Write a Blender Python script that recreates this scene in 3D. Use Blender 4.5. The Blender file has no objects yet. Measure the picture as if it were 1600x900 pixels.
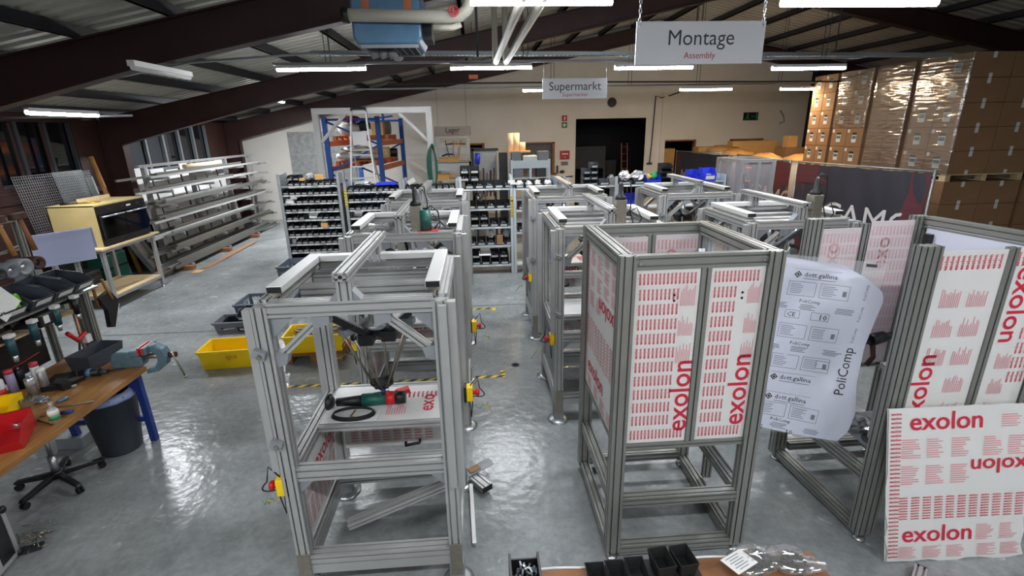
import bpy, bmesh, math, random
from mathutils import Vector, Matrix, Euler
random.seed(7)
S = bpy.context.scene
COL = S.collection
PI = math.pi
V = Vector

# ------------------------------------------------------------------ camera
cam = bpy.data.cameras.new('camera'); cam_o = bpy.data.objects.new('camera', cam); COL.objects.link(cam_o)
cam.sensor_width = 36.0; cam.lens = 36.0*775/1600; cam.clip_start = 0.05; cam.clip_end = 200
RT = V((0.99737437, -0.06993095, -0.01881582)); UP = V((0.03913464, 0.30185294, 0.95255093)); FW = V((0.06093318, 0.95078623, -0.30379711))
M = Matrix((RT, UP, -FW)).transposed().to_4x4(); M.translation = V((0, 0, 3.0))
cam_o.matrix_world = M
S.camera = cam_o
# ------------------------------------------------------------------ world / exposure
w = bpy.data.worlds.new('world'); S.world = w; w.use_nodes = True
w.node_tree.nodes['Background'].inputs[0].default_value = (0.55, 0.65, 0.8, 1)
w.node_tree.nodes['Background'].inputs[1].default_value = 0.02
S.view_settings.view_transform = 'Standard'; S.view_settings.look = 'None'
S.view_settings.exposure = 0.0; S.view_settings.gamma = 1.0; S.view_settings.use_curve_mapping = False
S.cycles.max_bounces = 7; S.cycles.diffuse_bounces = 4; S.cycles.glossy_bounces = 4; S.cycles.transparent_max_bounces = 12
S.cycles.caustics_reflective = False; S.cycles.caustics_refractive = False
S.cycles.use_denoising = True; S.cycles.sample_clamp_indirect = 6.0

COOL = (0.93, 0.965, 1.0); WARM = (1.0, 0.72, 0.44)
TUBE_W = 58.0       # watts of one cool tube
TUBE_E = 72.0       # glow of the diffusers
# (x0, x1, y, z) of cool tubes running across the hall
TUBES = [(-3.25, -1.80, 9.2, 4.04), (-0.38, 1.00, 9.2, 4.03), (2.45, 3.83, 9.2, 4.0), (5.28, 6.63, 9.2, 3.96),
         (0.0, 1.18, 4.6, 4.02), (2.65, 4.05, 4.6, 4.0),
         (-6.2, -4.8, -0.2, 3.7), (-3.2, -1.75, -0.2, 4.02), (0.3, 1.75, -0.2, 4.02), (3.1, 4.55, -0.2, 4.02), (-3.9, -2.45, -4.2, 3.9), (-0.9, 0.55, -4.2, 4.0), (3.1, 4.55, -4.2, 4.0), (6.2, 7.6, 1.0, 4.0)]
WARM_TUBES = [(1.24, 2.70, 13.5, 3.96), (3.1, 4.1, 13.5, 3.93), (5.34, 6.72, 13.5, 3.92), (8.05, 9.4, 13.5, 3.9)]
LENGTH_TUBES = [(-6.2, 7.75, 9.1, 3.37), (-5.6, 14.0, 16.0, 3.915)]     # x, y0, y1, z : along the hall

# ------------------------------------------------------------------ materials
def srgb(h):
    h = h.lstrip('#'); c = [int(h[i:i+2], 16)/255 for i in (0, 2, 4)]
    return tuple(x/12.92 if x <= 0.04045 else ((x+0.055)/1.055)**2.4 for x in c) + (1,)
MATS = {}
def mat(name, col, rough=0.5, metal=0.0, var=0.0, scale=8.0, bump=0.0, bscale=60.0, spec=0.5, stretch=None, emit=0, ecol=None, alpha=1.0, trans=0.0, coat=0.0, col2=None, bdist=0.01):
    m = bpy.data.materials.new(name); m.use_nodes = True; nt = m.node_tree; b = nt.nodes['Principled BSDF']
    c = srgb(col) if isinstance(col, str) else col
    b.inputs['Base Color'].default_value = c; b.inputs['Roughness'].default_value = rough; b.inputs['Metallic'].default_value = metal
    b.inputs['Specular IOR Level'].default_value = spec
    if alpha < 1: b.inputs['Alpha'].default_value = alpha
    if trans: b.inputs['Transmission Weight'].default_value = trans
    if coat: b.inputs['Coat Weight'].default_value = coat; b.inputs['Coat Roughness'].default_value = 0.1
    if emit:
        b.inputs['Emission Color'].default_value = ecol or c; b.inputs['Emission Strength'].default_value = emit
    if var or bump:
        tc = nt.nodes.new('ShaderNodeTexCoord'); mp = nt.nodes.new('ShaderNodeMapping'); nt.links.new(tc.outputs['Object'], mp.inputs[0])
        if stretch: mp.inputs['Scale'].default_value = stretch
        if var:
            n = nt.nodes.new('ShaderNodeTexNoise'); n.inputs['Scale'].default_value = scale; n.inputs['Detail'].default_value = 5
            nt.links.new(mp.outputs[0], n.inputs['Vector'])
            r = nt.nodes.new('ShaderNodeValToRGB'); r.color_ramp.elements[0].position = 0.3; r.color_ramp.elements[1].position = 0.7
            c2 = srgb(col2) if col2 else tuple(min(1, x*(1+var)) for x in c[:3])+(1,)
            c1 = c if col2 else tuple(x*(1-var) for x in c[:3])+(1,)
            r.color_ramp.elements[0].color = c1; r.color_ramp.elements[1].color = c2
            nt.links.new(n.outputs['Fac'], r.inputs[0]); nt.links.new(r.outputs[0], b.inputs['Base Color'])
        if bump:
            n2 = nt.nodes.new('ShaderNodeTexNoise'); n2.inputs['Scale'].default_value = bscale; n2.inputs['Detail'].default_value = 3
            nt.links.new(mp.outputs[0], n2.inputs['Vector'])
            bp = nt.nodes.new('ShaderNodeBump'); bp.inputs['Strength'].default_value = bump; bp.inputs['Distance'].default_value = bdist
            nt.links.new(n2.outputs['Fac'], bp.inputs['Height']); nt.links.new(bp.outputs[0], b.inputs['Normal'])
    MATS[name] = m
    return m
mat('alu', '#b9b9b8', 0.42, 0.55, var=0.05, scale=5)
mat('alu_grey', '#93948f', 0.42, 0.6, var=0.05, scale=5)
mat('alu_bright', '#dcdcda', 0.45, 0.35)
mat('groove', '#2c2d2e', 0.6)
mat('steel', '#9b9588', 0.35, 0.8, var=0.1, scale=30)
mat('zinc', '#b4b8ba', 0.32, 0.85, var=0.08, scale=20)
mat('cast_grey', '#8c9196', 0.5, 0.2, var=0.08)
mat('shelf_grey', '#9ea2a5', 0.5, 0.3, var=0.05)
mat('shelf_blue_grey', '#b4bec4', 0.5, 0.1)
mat('black', '#101113', 0.45)
mat('black_matte', '#0b0b0c', 0.8)
mat('bin_black', '#1a1d22', 0.5)
mat('bin_grey', '#3b4049', 0.5)
mat('crate_grey', '#5c6570', 0.55)
mat('dark_grey', '#2b2e33', 0.6)
mat('mid_grey', '#6b7078', 0.6)
mat('label', '#d8d9d6', 0.7)
mat('paper', '#e4e4e0', 0.8)
mat('lilac_paper', '#b9bfe0', 0.8)
mat('film_white', '#d5d4d2', 0.32, bump=0.25, bscale=7, var=0.03, scale=3)
mat('film_lilac', '#dadded', 0.25, bump=0.4, bscale=5)
mat('film_back', '#d9cfd0', 0.3, bump=0.2, bscale=7)
mat('print_red', '#c5233d', 0.5)
mat('print_pink', '#d58f96', 0.5)
mat('print_faint', '#dcb0b5', 0.5)
mat('print_black', '#1c1d22', 0.5)
mat('print_grey', '#7d808c', 0.5)
mat('yellow', '#f2cb0a', 0.42, var=0.04, scale=4)
mat('red', '#c01820', 0.42)
mat('red_cap', '#c23a44', 0.4)
mat('orange', '#c9622c', 0.5)
mat('rack_orange', '#b5653a', 0.5, var=0.1)
mat('rack_blue', '#1d4e9e', 0.45)
mat('bench_blue', '#1f3a86', 0.45)
mat('bin_blue', '#2438c8', 0.45)
mat('heater_blue', '#4f7594', 0.42, 0.2, var=0.12, scale=6)
mat('vise_blue', '#5d7682', 0.5, 0.2, var=0.15, scale=20)
mat('tool_teal', '#1c474f', 0.45)
mat('tool_green', '#14554a', 0.45)
mat('green', '#2f8f54', 0.5)
mat('lime', '#77cc2a', 0.4)
mat('hose_green', '#1d5a4a', 0.5)
mat('wood_bench', '#a97a45', 0.5, var=0.3, scale=3, stretch=(6, 1, 6), col2='#84592e')
mat('wood_light', '#d6c19a', 0.6, var=0.15, scale=3, stretch=(1, 6, 6), col2='#c4aa7c')
mat('plywood', '#c4ae78', 0.55, var=0.12, scale=2.5)
mat('wood_handle', '#a9773f', 0.5, var=0.2, scale=8)
mat('wood_brown', '#8a5a36', 0.6, var=0.2, scale=6)
mat('cardboard', '#8f6d4e', 0.8, var=0.06, scale=3)
mat('cardboard_light', '#c99f63', 0.8, var=0.08, scale=3)
mat('cream', '#e5cfae', 0.7)
mat('oven_dark', '#2a2523', 0.25, 0.4)
mat('oven_glass', '#050506', 0.06)
mat('rust', '#4d3229', 0.6, 0.4, var=0.2, scale=12)
mat('white', '#dedede', 0.5)
mat('sack_white', '#c8c4bc', 0.6, bump=0.5, bscale=9)
mat('sign_white', '#d4d5d9', 0.5)
mat('sign_grey', '#a29e98', 0.55)
mat('sign_text', '#34333d', 0.6)
mat('sign_red', '#b03a48', 0.6)
mat('banner', '#2b2a35', 0.6, bump=0.3, bscale=3, var=0.1, scale=2)
mat('banner_red', '#55222c', 0.6, bump=0.3, bscale=3)
mat('banner_text', '#c6c4c4', 0.6)
mat('banner_text_tan', '#a8958c', 0.6)
mat('pipe_white', '#c9c6b9', 0.5)
mat('conduit', '#9aa0a4', 0.4, 0.5)
mat('steel_maroon', '#38201f', 0.55, var=0.15, scale=3)
mat('maroon_door', '#3b241e', 0.55, var=0.2, scale=2)
mat('purlin', '#34343a', 0.6, var=0.1)
mat('glass_dark', '#0c0f13', 0.08)
mat('sheet_dark', '#3a3d42', 0.4)
mat('tape_yellow', '#d6b62a', 0.6)
mat('copper', '#a0745a', 0.4, 0.7)
mat('brass', '#b08a3a', 0.35, 0.8)
mat('silver', '#c9ccd0', 0.28, 0.8)
mat('can_lilac', '#a69cc0', 0.4)
mat('cloth_blue', '#8f9cc4', 0.9)
mat('bag_foil', '#d4d6da', 0.18, 0.5, bump=1.0, bscale=25)
mat('clear_sheet', '#e2e6ea', 0.06, alpha=0.16)
mat('cell_glass', '#b8b4bc', 0.08, alpha=0.18)
mat('drum_white', '#cfcdc8', 0.3)
mat('brown_paper', '#c9985c', 0.55, bump=0.7, bscale=6)
mat('parts_dark', '#26231f', 0.45, 0.3, var=0.5, scale=60)
mat('screws', '#aab0b8', 0.3, 0.7, var=0.5, scale=90)
mat('tube_glow', (0.93, 0.965, 1.0, 1), emit=TUBE_E, ecol=COOL+(1,))
mat('warm_glow', (1, 0.8, 0.5, 1), emit=75, ecol=(1.0, 0.76, 0.48, 1))
mat('exit_green', '#1b6b3a', 0.5)
mat('fire_red', '#a32222', 0.5)
mat('wall_grey_steel', '#8f9290', 0.5, 0.2, var=0.25, scale=7)
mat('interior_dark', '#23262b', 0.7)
mat('shelf_shadowless', '#55595e', 0.6)

def film_mat(name, gloss, rough, diff):
    """thin clear plastic film: see-through, with its own gloss and a little haze"""
    m = bpy.data.materials.new(name); m.use_nodes = True; nt = m.node_tree; nt.nodes.clear(); L = nt.links
    o = nt.nodes.new('ShaderNodeOutputMaterial'); t = nt.nodes.new('ShaderNodeBsdfTransparent'); g = nt.nodes.new('ShaderNodeBsdfGlossy'); d = nt.nodes.new('ShaderNodeBsdfDiffuse')
    g.inputs['Roughness'].default_value = rough; g.inputs['Color'].default_value = (.9, .9, .9, 1); d.inputs['Color'].default_value = (.8, .8, .8, 1)
    m1 = nt.nodes.new('ShaderNodeMixShader'); m1.inputs[0].default_value = gloss; L.new(t.outputs[0], m1.inputs[1]); L.new(g.outputs[0], m1.inputs[2])
    m2 = nt.nodes.new('ShaderNodeMixShader'); m2.inputs[0].default_value = diff; L.new(m1.outputs[0], m2.inputs[1]); L.new(d.outputs[0], m2.inputs[2])
    L.new(m2.outputs[0], o.inputs[0]); MATS[name] = m
film_mat('wrap', .30, .13, .05); film_mat('bag_clear', .28, .10, .08)
def floor_mat():
    m = mat('floor_epoxy', '#8b8f90', 0.3); nt = m.node_tree; b = nt.nodes['Principled BSDF']; L = nt.links
    tc = nt.nodes.new('ShaderNodeTexCoord')
    n1 = nt.nodes.new('ShaderNodeTexNoise'); n1.inputs['Scale'].default_value = 0.9; n1.inputs['Detail'].default_value = 6; n1.inputs['Roughness'].default_value = 0.65
    n2 = nt.nodes.new('ShaderNodeTexNoise'); n2.inputs['Scale'].default_value = 14; n2.inputs['Detail'].default_value = 6; n2.inputs['Roughness'].default_value = 0.7
    for n in (n1, n2): L.new(tc.outputs['Object'], n.inputs['Vector'])
    r1 = nt.nodes.new('ShaderNodeValToRGB'); r1.color_ramp.elements[0].position = 0.35; r1.color_ramp.elements[1].position = 0.68
    r1.color_ramp.elements[0].color = srgb('#7c8182'); r1.color_ramp.elements[1].color = srgb('#a1a5a6')
    L.new(n1.outputs['Fac'], r1.inputs[0])
    r2 = nt.nodes.new('ShaderNodeValToRGB'); r2.color_ramp.elements[0].position = 0.35; r2.color_ramp.elements[1].position = 0.72
    r2.color_ramp.elements[0].color = (0.72, 0.72, 0.72, 1); r2.color_ramp.elements[1].color = (1.08, 1.08, 1.08, 1)
    L.new(n2.outputs['Fac'], r2.inputs[0])
    mx = nt.nodes.new('ShaderNodeMix'); mx.data_type = 'RGBA'; mx.blend_type = 'MULTIPLY'; mx.inputs[0].default_value = 0.8
    L.new(r1.outputs[0], mx.inputs[6]); L.new(r2.outputs[0], mx.inputs[7])
    # pale scratches and dark specks
    v = nt.nodes.new('ShaderNodeTexNoise'); v.inputs['Scale'].default_value = 5.5; v.inputs['Detail'].default_value = 8; v.inputs['Distortion'].default_value = 1.2
    L.new(tc.outputs['Object'], v.inputs['Vector'])
    rv = nt.nodes.new('ShaderNodeValToRGB'); rv.color_ramp.elements[0].position = 0.66; rv.color_ramp.elements[0].color = (0, 0, 0, 1)
    rv.color_ramp.elements[1].position = 0.74; rv.color_ramp.elements[1].color = (0.55, 0.55, 0.55, 1); L.new(v.outputs['Fac'], rv.inputs[0])
    m2 = nt.nodes.new('ShaderNodeMix'); m2.data_type = 'RGBA'; m2.inputs[7].default_value = srgb('#c4c8c8')
    L.new(rv.outputs[0], m2.inputs[0]); L.new(mx.outputs[2], m2.inputs[6])
    vo = nt.nodes.new('ShaderNodeTexVoronoi'); vo.inputs['Scale'].default_value = 2.2; L.new(tc.outputs['Object'], vo.inputs['Vector'])
    rs = nt.nodes.new('ShaderNodeValToRGB'); rs.color_ramp.elements[0].position = 0.012; rs.color_ramp.elements[0].color = (0.8, 0.8, 0.8, 1)
    rs.color_ramp.elements[1].position = 0.022; rs.color_ramp.elements[1].color = (0, 0, 0, 1); L.new(vo.outputs['Distance'], rs.inputs[0])
    m3 = nt.nodes.new('ShaderNodeMix'); m3.data_type = 'RGBA'; m3.inputs[7].default_value = srgb('#35383a')
    L.new(rs.outputs[0], m3.inputs[0]); L.new(m2.outputs[2], m3.inputs[6]); L.new(m3.outputs[2], b.inputs['Base Color'])
    rr = nt.nodes.new('ShaderNodeMapRange'); rr.inputs[3].default_value = 0.15; rr.inputs[4].default_value = 0.34
    L.new(n1.outputs['Fac'], rr.inputs[0]); L.new(rr.outputs[0], b.inputs['Roughness'])
    n3 = nt.nodes.new('ShaderNodeTexNoise'); n3.inputs['Scale'].default_value = 9; n3.inputs['Detail'].default_value = 2; L.new(tc.outputs['Object'], n3.inputs['Vector'])
    bp = nt.nodes.new('ShaderNodeBump'); bp.inputs['Strength'].default_value = 0.55; bp.inputs['Distance'].default_value = 0.012
    L.new(n3.outputs['Fac'], bp.inputs['Height']); L.new(bp.outputs[0], b.inputs['Normal'])
floor_mat()
mat('wall_white', '#d9d5cd', 0.7, var=0.05, scale=1.2, bump=0.1, bscale=30)
mat('roof_sheet', '#b5b3a8', 0.5, 0.0, var=0.08, scale=1.5)

# ------------------------------------------------------------------ mesh helpers
TXT = {}
def text_geo(body, res=1, bold=None):
    """outline of a word as flat polygons, cap height about 0.7 at size 1"""
    k = (body, res)
    if k not in TXT:
        c = bpy.data.curves.new('tmp', 'FONT'); c.body = body; c.resolution_u = res; c.fill_mode = 'FRONT'; c.offset = (.03 if res == 0 else .012) if 'xo' in body else (.012 if body == 'Lager' else 0.0)
        o = bpy.data.objects.new('tmp', c); COL.objects.link(o)
        dg = bpy.context.evaluated_depsgraph_get(); me = bpy.data.meshes.new_from_object(o.evaluated_get(dg))
        vs = [tuple(v.co) for v in me.vertices]; fs = [tuple(p.vertices) for p in me.polygons]
        bpy.data.objects.remove(o); bpy.data.curves.remove(c); bpy.data.meshes.remove(me)
        wd = max(v[0] for v in vs) if vs else 0
        TXT[k] = (vs, fs, wd)
    return TXT[k]
def section(wd, h, pitch=0.045, gw=0.0105, gd=0.016):
    """outline of an aluminium extrusion with open T-slots on all four sides"""
    def side(a, b):
        L = (b-a).length; n = max(1, round(L/pitch)); d = (b-a)/L; nrm = V((-d.y, d.x)); out = [a]
        for i in range(n):
            t = (i+0.5)*L/n
            for q, e in ((-gw/2, 0), (-gw/2, .004), (-gw, .005), (-gw, gd), (gw, gd), (gw, .005), (gw/2, .004), (gw/2, 0)): out.append(a+d*(t+q)+nrm*e)
        return out
    x, y = wd/2, h/2; c = [V((-x, -y)), V((x, -y)), V((x, y)), V((-x, y))]
    o = []
    for i in range(4): o += side(c[i], c[(i+1) % 4])
    return o
class MB:
    def __init__(s): s.v = []; s.f = []; s.mi = []; s.sm = []
    def add(s, vs, fs, mi=0, sm=False):
        b = len(s.v); s.v += [tuple(v) for v in vs]
        for f in fs: s.f.append([b+i for i in f]); s.mi.append(mi); s.sm.append(sm)
        return s
    def box(s, x0, x1, y0, y1, z0, z1, mi=0):
        return s.add([(x0,y0,z0),(x1,y0,z0),(x1,y1,z0),(x0,y1,z0),(x0,y0,z1),(x1,y0,z1),(x1,y1,z1),(x0,y1,z1)],
                     [(3,2,1,0),(4,5,6,7),(0,1,5,4),(1,2,6,5),(2,3,7,6),(3,0,4,7)], mi)
    def obox(s, c, sz, rot=(0,0,0), mi=0):
        R = Euler(rot).to_matrix(); c = V(c); h = V(sz)/2
        vs = [c+R@V((sx*h.x, sy*h.y, sz_*h.z)) for sz_ in (-1,1) for sx, sy in ((-1,-1),(1,-1),(1,1),(-1,1))]
        return s.add(vs, [(3,2,1,0),(4,5,6,7),(0,1,5,4),(1,2,6,5),(2,3,7,6),(3,0,4,7)], mi)
    def quad(s, a, b, c, d, mi=0): return s.add([a,b,c,d], [(0,1,2,3)], mi)
    def slab(s, O, U, W, t, mi=0):
        """board with corner O, edge vectors U and W and thickness t along U x W"""
        O, U, W = V(O), V(U), V(W); n = U.cross(W).normalized()*t
        vs = [O, O+U, O+U+W, O+W, O+n, O+U+n, O+U+W+n, O+W+n]
        return s.add(vs, [(3,2,1,0),(4,5,6,7),(0,1,5,4),(1,2,6,5),(2,3,7,6),(3,0,4,7)], mi)
    def frame(s, p0, p1, up=(0,0,1)):
        p0, p1 = V(p0), V(p1); d = (p1-p0).normalized(); u = V(up)
        if abs(d.dot(u)) > 0.98: u = V((0,1,0)) if abs(d.y) < 0.9 else V((1,0,0))
        x = d.cross(u).normalized(); y = x.cross(d).normalized()
        return p0, p1, x, y
    def sweep(s, p0, p1, poly, up=(0,0,1), mi=0, capmi=None):
        p0, p1, x, y = s.frame(p0, p1, up); n = len(poly)
        vs = [p0+x*q[0]+y*q[1] for q in poly]+[p1+x*q[0]+y*q[1] for q in poly]
        s.add(vs, [(i, (i+1) % n, n+(i+1) % n, n+i) for i in range(n)], mi)
        b = len(s.v)-2*n
        for f in (list(range(n-1, -1, -1)), list(range(n, 2*n))):
            s.f.append([b+i for i in f]); s.mi.append(mi if capmi is None else capmi); s.sm.append(False)
        return s
    def ext(s, p0, p1, wd, h, up=(0,0,1), mi=0, pitch=0.045): return s.sweep(p0, p1, section(wd, h, pitch), up, mi)
    def bar(s, p0, p1, wd, h, up=(0,0,1), mi=0):
        return s.sweep(p0, p1, [(-wd/2,-h/2),(wd/2,-h/2),(wd/2,h/2),(-wd/2,h/2)], up, mi)
    def cyl(s, p0, p1, r0, r1=None, n=14, mi=0, caps=True):
        r1 = r0 if r1 is None else r1
        p0, p1, x, y = s.frame(p0, p1)
        a = [(math.cos(2*PI*i/n), math.sin(2*PI*i/n)) for i in range(n)]
        s.add([p0+x*(c*r0)+y*(q*r0) for c, q in a]+[p1+x*(c*r1)+y*(q*r1) for c, q in a],
              [(i, (i+1) % n, n+(i+1) % n, n+i) for i in range(n)], mi, True)
        if caps:
            b = len(s.v)-2*n
            for f in (list(range(n-1, -1, -1)), list(range(n, 2*n))):
                s.f.append([b+i for i in f]); s.mi.append(mi); s.sm.append(False)
        return s
    def lathe(s, prof, c=(0,0,0), n=20, mi=0, axis=(0,0,1)):
        c = V(c); _, _, x, y = s.frame((0,0,0), axis); d = V(axis).normalized()
        vs = []; fs = []
        for r, z in prof:
            for i in range(n):
                t = 2*PI*i/n; vs.append(c+d*z+x*(r*math.cos(t))+y*(r*math.sin(t)))
        for k in range(len(prof)-1):
            for i in range(n): fs.append((k*n+i, k*n+(i+1) % n, (k+1)*n+(i+1) % n, (k+1)*n+i))
        s.add(vs, fs, mi, True)
        b = len(s.v)-len(vs)
        if prof[0][0] > 1e-5: s.f.append([b+i for i in range(n-1,-1,-1)]); s.mi.append(mi); s.sm.append(False)
        if prof[-1][0] > 1e-5: s.f.append([b+(len(prof)-1)*n+i for i in range(n)]); s.mi.append(mi); s.sm.append(False)
        return s
    def tube(s, pts, r, n=7, mi=0, closed=False):
        pts = [V(p) for p in pts]; N = len(pts); vs = []; fs = []; px = None
        for i, p in enumerate(pts):
            a = pts[i-1] if (i or closed) else p; b = pts[(i+1) % N] if (i < N-1 or closed) else p
            d = (b-a).normalized()
            if px is None: _, _, px, _ = s.frame((0,0,0), d)
            px = (px-d*px.dot(d)); px = px.normalized() if px.length > 1e-6 else s.frame((0,0,0), d)[2]
            py = d.cross(px)
            vs += [p+px*(r*math.cos(2*PI*k/n))+py*(r*math.sin(2*PI*k/n)) for k in range(n)]
        for i in range(N if closed else N-1):
            j = (i+1) % N
            for k in range(n): fs.append((i*n+k, i*n+(k+1) % n, j*n+(k+1) % n, j*n+k))
        s.add(vs, fs, mi, True)
        if not closed:
            b = len(s.v)-len(vs)
            s.f.append([b+i for i in range(n)]); s.mi.append(mi); s.sm.append(False)
            s.f.append([b+(N-1)*n+i for i in range(n-1,-1,-1)]); s.mi.append(mi); s.sm.append(False)
        return s
    def prism(s, poly, O, U, W, D, mi=0):
        """polygon in the plane (O, U, W) given thickness vector D"""
        O, U, W, D = V(O), V(U), V(W), V(D); n = len(poly)
        a = [O+U*q[0]+W*q[1] for q in poly]
        s.add(a+[p+D for p in a], [tuple(range(n-1,-1,-1)), tuple(range(n, 2*n))]+[(i,(i+1)%n,n+(i+1)%n,n+i) for i in range(n)], mi)
        return s
    def blob(s, c, r, mi=0, n=10, jitter=0.15, seed=1):
        """closed lumpy form (bags, heaps)"""
        rd = random.Random(seed); c = V(c); r = V(r) if hasattr(r, '__len__') else V((r,r,r)); m = max(4, n//2)
        vs = []; fs = []
        vs.append(c+V((0,0,-r.z)))
        for j in range(1, m):
            t = PI*j/m
            for i in range(n):
                p = 2*PI*i/n; k = 1+rd.uniform(-jitter, jitter)
                vs.append(c+V((r.x*math.sin(t)*math.cos(p)*k, r.y*math.sin(t)*math.sin(p)*k, -r.z*math.cos(t)*k)))
        vs.append(c+V((0,0,r.z)))
        for i in range(n): fs.append((0, 1+(i+1)%n, 1+i))
        for j in range(m-2):
            for i in range(n): a = 1+j*n; fs.append((a+i, a+(i+1)%n, a+n+(i+1)%n, a+n+i))
        a = 1+(m-2)*n
        for i in range(n): fs.append((a+i, a+(i+1)%n, len(vs)-1))
        return s.add(vs, fs, mi, jitter < .28)
    def text(s, body, O, U, W, size, mi=0, res=1, center=False):
        """flat word: O = start of baseline, U = reading direction, W = up"""
        vs, fs, wd = text_geo(body, res); O, U, W = V(O), V(U).normalized(), V(W).normalized()
        if center: O = O-U*(wd*size/2)
        return s.add([O+U*(v[0]*size)+W*(v[1]*size) for v in vs], fs, mi)
    def obj(s, name, mats, parent=None, loc=None, bev=0.0, normals=True):
        me = bpy.data.meshes.new(name); me.from_pydata(s.v, [], s.f)
        for m in ([mats] if isinstance(mats, str) else mats): me.materials.append(MATS[m])
        me.polygons.foreach_set('material_index', s.mi); me.polygons.foreach_set('use_smooth', s.sm); me.update()
        if normals:
            b = bmesh.new(); b.from_mesh(me); bmesh.ops.recalc_face_normals(b, faces=b.faces); b.to_mesh(me); b.free()
        o = bpy.data.objects.new(name, me); COL.objects.link(o)
        if parent is not None: o.parent = parent
        if loc is not None: o.location = loc
        if bev:
            md = o.modifiers.new('edge', 'BEVEL'); md.width = bev; md.segments = 2; md.limit_method = 'ANGLE'; md.angle_limit = 0.7
        return o
def tag(o, label, cat, group=None, kind=None):
    o['label'] = label; o['category'] = cat
    if group: o['group'] = group
    if kind: o['kind'] = kind
    return o
def thing(name, label, cat, loc=(0,0,0), rz=0.0, group=None):
    o = bpy.data.objects.new(name, None); COL.objects.link(o); o.location = loc; o.rotation_euler = (0,0,rz); o.empty_display_size = 0.1
    return tag(o, label, cat, group)
def struct(o): o['kind'] = 'structure'; return o
KIDS = {}
def dup(o, loc=None, rz=None, label=None, group=None, parent=None, scale=None):
    c = o.copy(); COL.objects.link(c)
    if parent is not None: c.parent = parent
    if loc is not None: c.location = loc
    if rz is not None: c.rotation_euler = (0,0,rz)
    if scale is not None: c.scale = scale
    if label: c['label'] = label
    if group: c['group'] = group
    for ch in list(o.children): dup(ch, parent=c)
    return c
def at(u, v, z=0.0):
    """point of the plane at height z that the photograph shows at pixel (u, v)"""
    d = RT*((u-800)/775)-UP*((v-450)/775)+FW
    return V((0, 0, 3.0))+d*((z-3.0)/d.z)
def aty(u, v, y):
    d = RT*((u-800)/775)-UP*((v-450)/775)+FW
    return V((0, 0, 3.0))+d*(y/d.y)
def atx(u, v, x):
    d = RT*((u-800)/775)-UP*((v-450)/775)+FW
    return V((0, 0, 3.0))+d*(x/d.x)

# ================================================================== SETTING
XL, XR, YB, YF, XM = -8.6, 21.6, 18.8, -9.0, 6.5
def ztop(x): return 6.42-0.2*abs(x-XM)
struct(MB().box(XL-.2, XR+.2, YF-.2, YB+.1, -0.2, 0.0).obj('floor', 'floor_epoxy'))
# back wall with openings (x0, x1, z0, z1)
OPEN = [(-0.27, 0.30, 0.0, 2.56), (1.62, 2.88, 1.40, 2.55), (3.65, 6.25, 0.0, 3.33), (6.95, 8.2, 0.0, 2.53), (9.5, 10.8, 2.0, 2.52)]
b = MB(); xs = XL-.2
for x0, x1, z0, z1 in OPEN:
    b.box(xs, x0, YB, YB+.2, 0, 3.0)
    if z0 > 0: b.box(x0, x1, YB, YB+.2, 0, z0)
    if z1 < 3.0: b.box(x0, x1, YB, YB+.2, z1, 3.0)
    xs = x1
b.box(xs, XR, YB, YB+.2, 0, 3.0)
up = [(XL-.2, 3.0), (3.65, 3.0), (3.65, 3.33), (6.25, 3.33), (6.25, 3.0), (XR, 3.0), (XR, ztop(XR)+.12), (XM, ztop(XM)+.12), (XL-.2, ztop(XL)+.1)]
b.prism(up, (0, YB, 0), (1,0,0), (0,0,1), (0,.2,0))
struct(b.obj('wall_back', 'wall_white'))
struct(MB().box(6.82, 7.0, YB-.06, YB, 0, 4.2).obj('trim_pilaster', 'wall_white'))
# side walls
b = MB().box(XL-.2, XL, YF, YB, 0, 2.15).box(XL-.2, XL, YF, YB, 3.32, ztop(XL)+.1)
for y0, y1 in ((YF, 9.75), (11.75, 13.4), (17.3, YB)): b.box(XL-.2, XL, y0, y1, 2.15, 3.32)
struct(b.obj('wall_left', 'maroon_door'))
for i, y in enumerate((7.9, 8.9, 10.2, 10.9)):
    struct(MB().box(XL, XL+.03, y, y+.05, 0, 3.3).obj('trim_wall_seam', 'steel_maroon'))
struct(MB().box(XL, XL+.06, 4, 12.2, 1.85, 1.98).obj('trim_wall_rail', 'steel_maroon'))
for k, (y0, y1, nm) in enumerate(((9.75, 11.75, 3), (13.4, 17.3, 5))):
    g = struct(MB().box(XL-.14, XL-.12, y0, y1, 2.15, 3.32).obj('window_%d' % (k+1), 'glass_dark'))
    f = MB(); st = (y1-y0)/nm
    for i in range(nm+1): f.box(XL-.1, XL-.02, y0+i*st-.04, y0+i*st+.04, 2.15, 3.32)
    f.box(XL-.1, XL+.02, y0, y1, 2.13, 2.2)
    f.obj('window_frame', 'conduit' if k else 'sheet_dark', g)
for i, (y0, y1) in enumerate(((13.55, 14.1), (14.4, 15.3))):
    struct(MB().box(XL-.12, XL-.115, y0, y1, 2.25, 3.2).obj('window_pane', 'sheet_dark'))
struct(MB().box(XR, XR+.2, YF, YB, 0, ztop(XR)+.2).obj('wall_right', 'steel_maroon'))
struct(MB().prism([(XL-.2, 0), (XR, 0), (XR, ztop(XR)+.12), (XM, ztop(XM)+.12), (XL-.2, ztop(XL)+.1)], (0, YF, 0), (1,0,0), (0,0,1), (0,-.2,0)).obj('wall_front', 'wall_white'))
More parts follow.
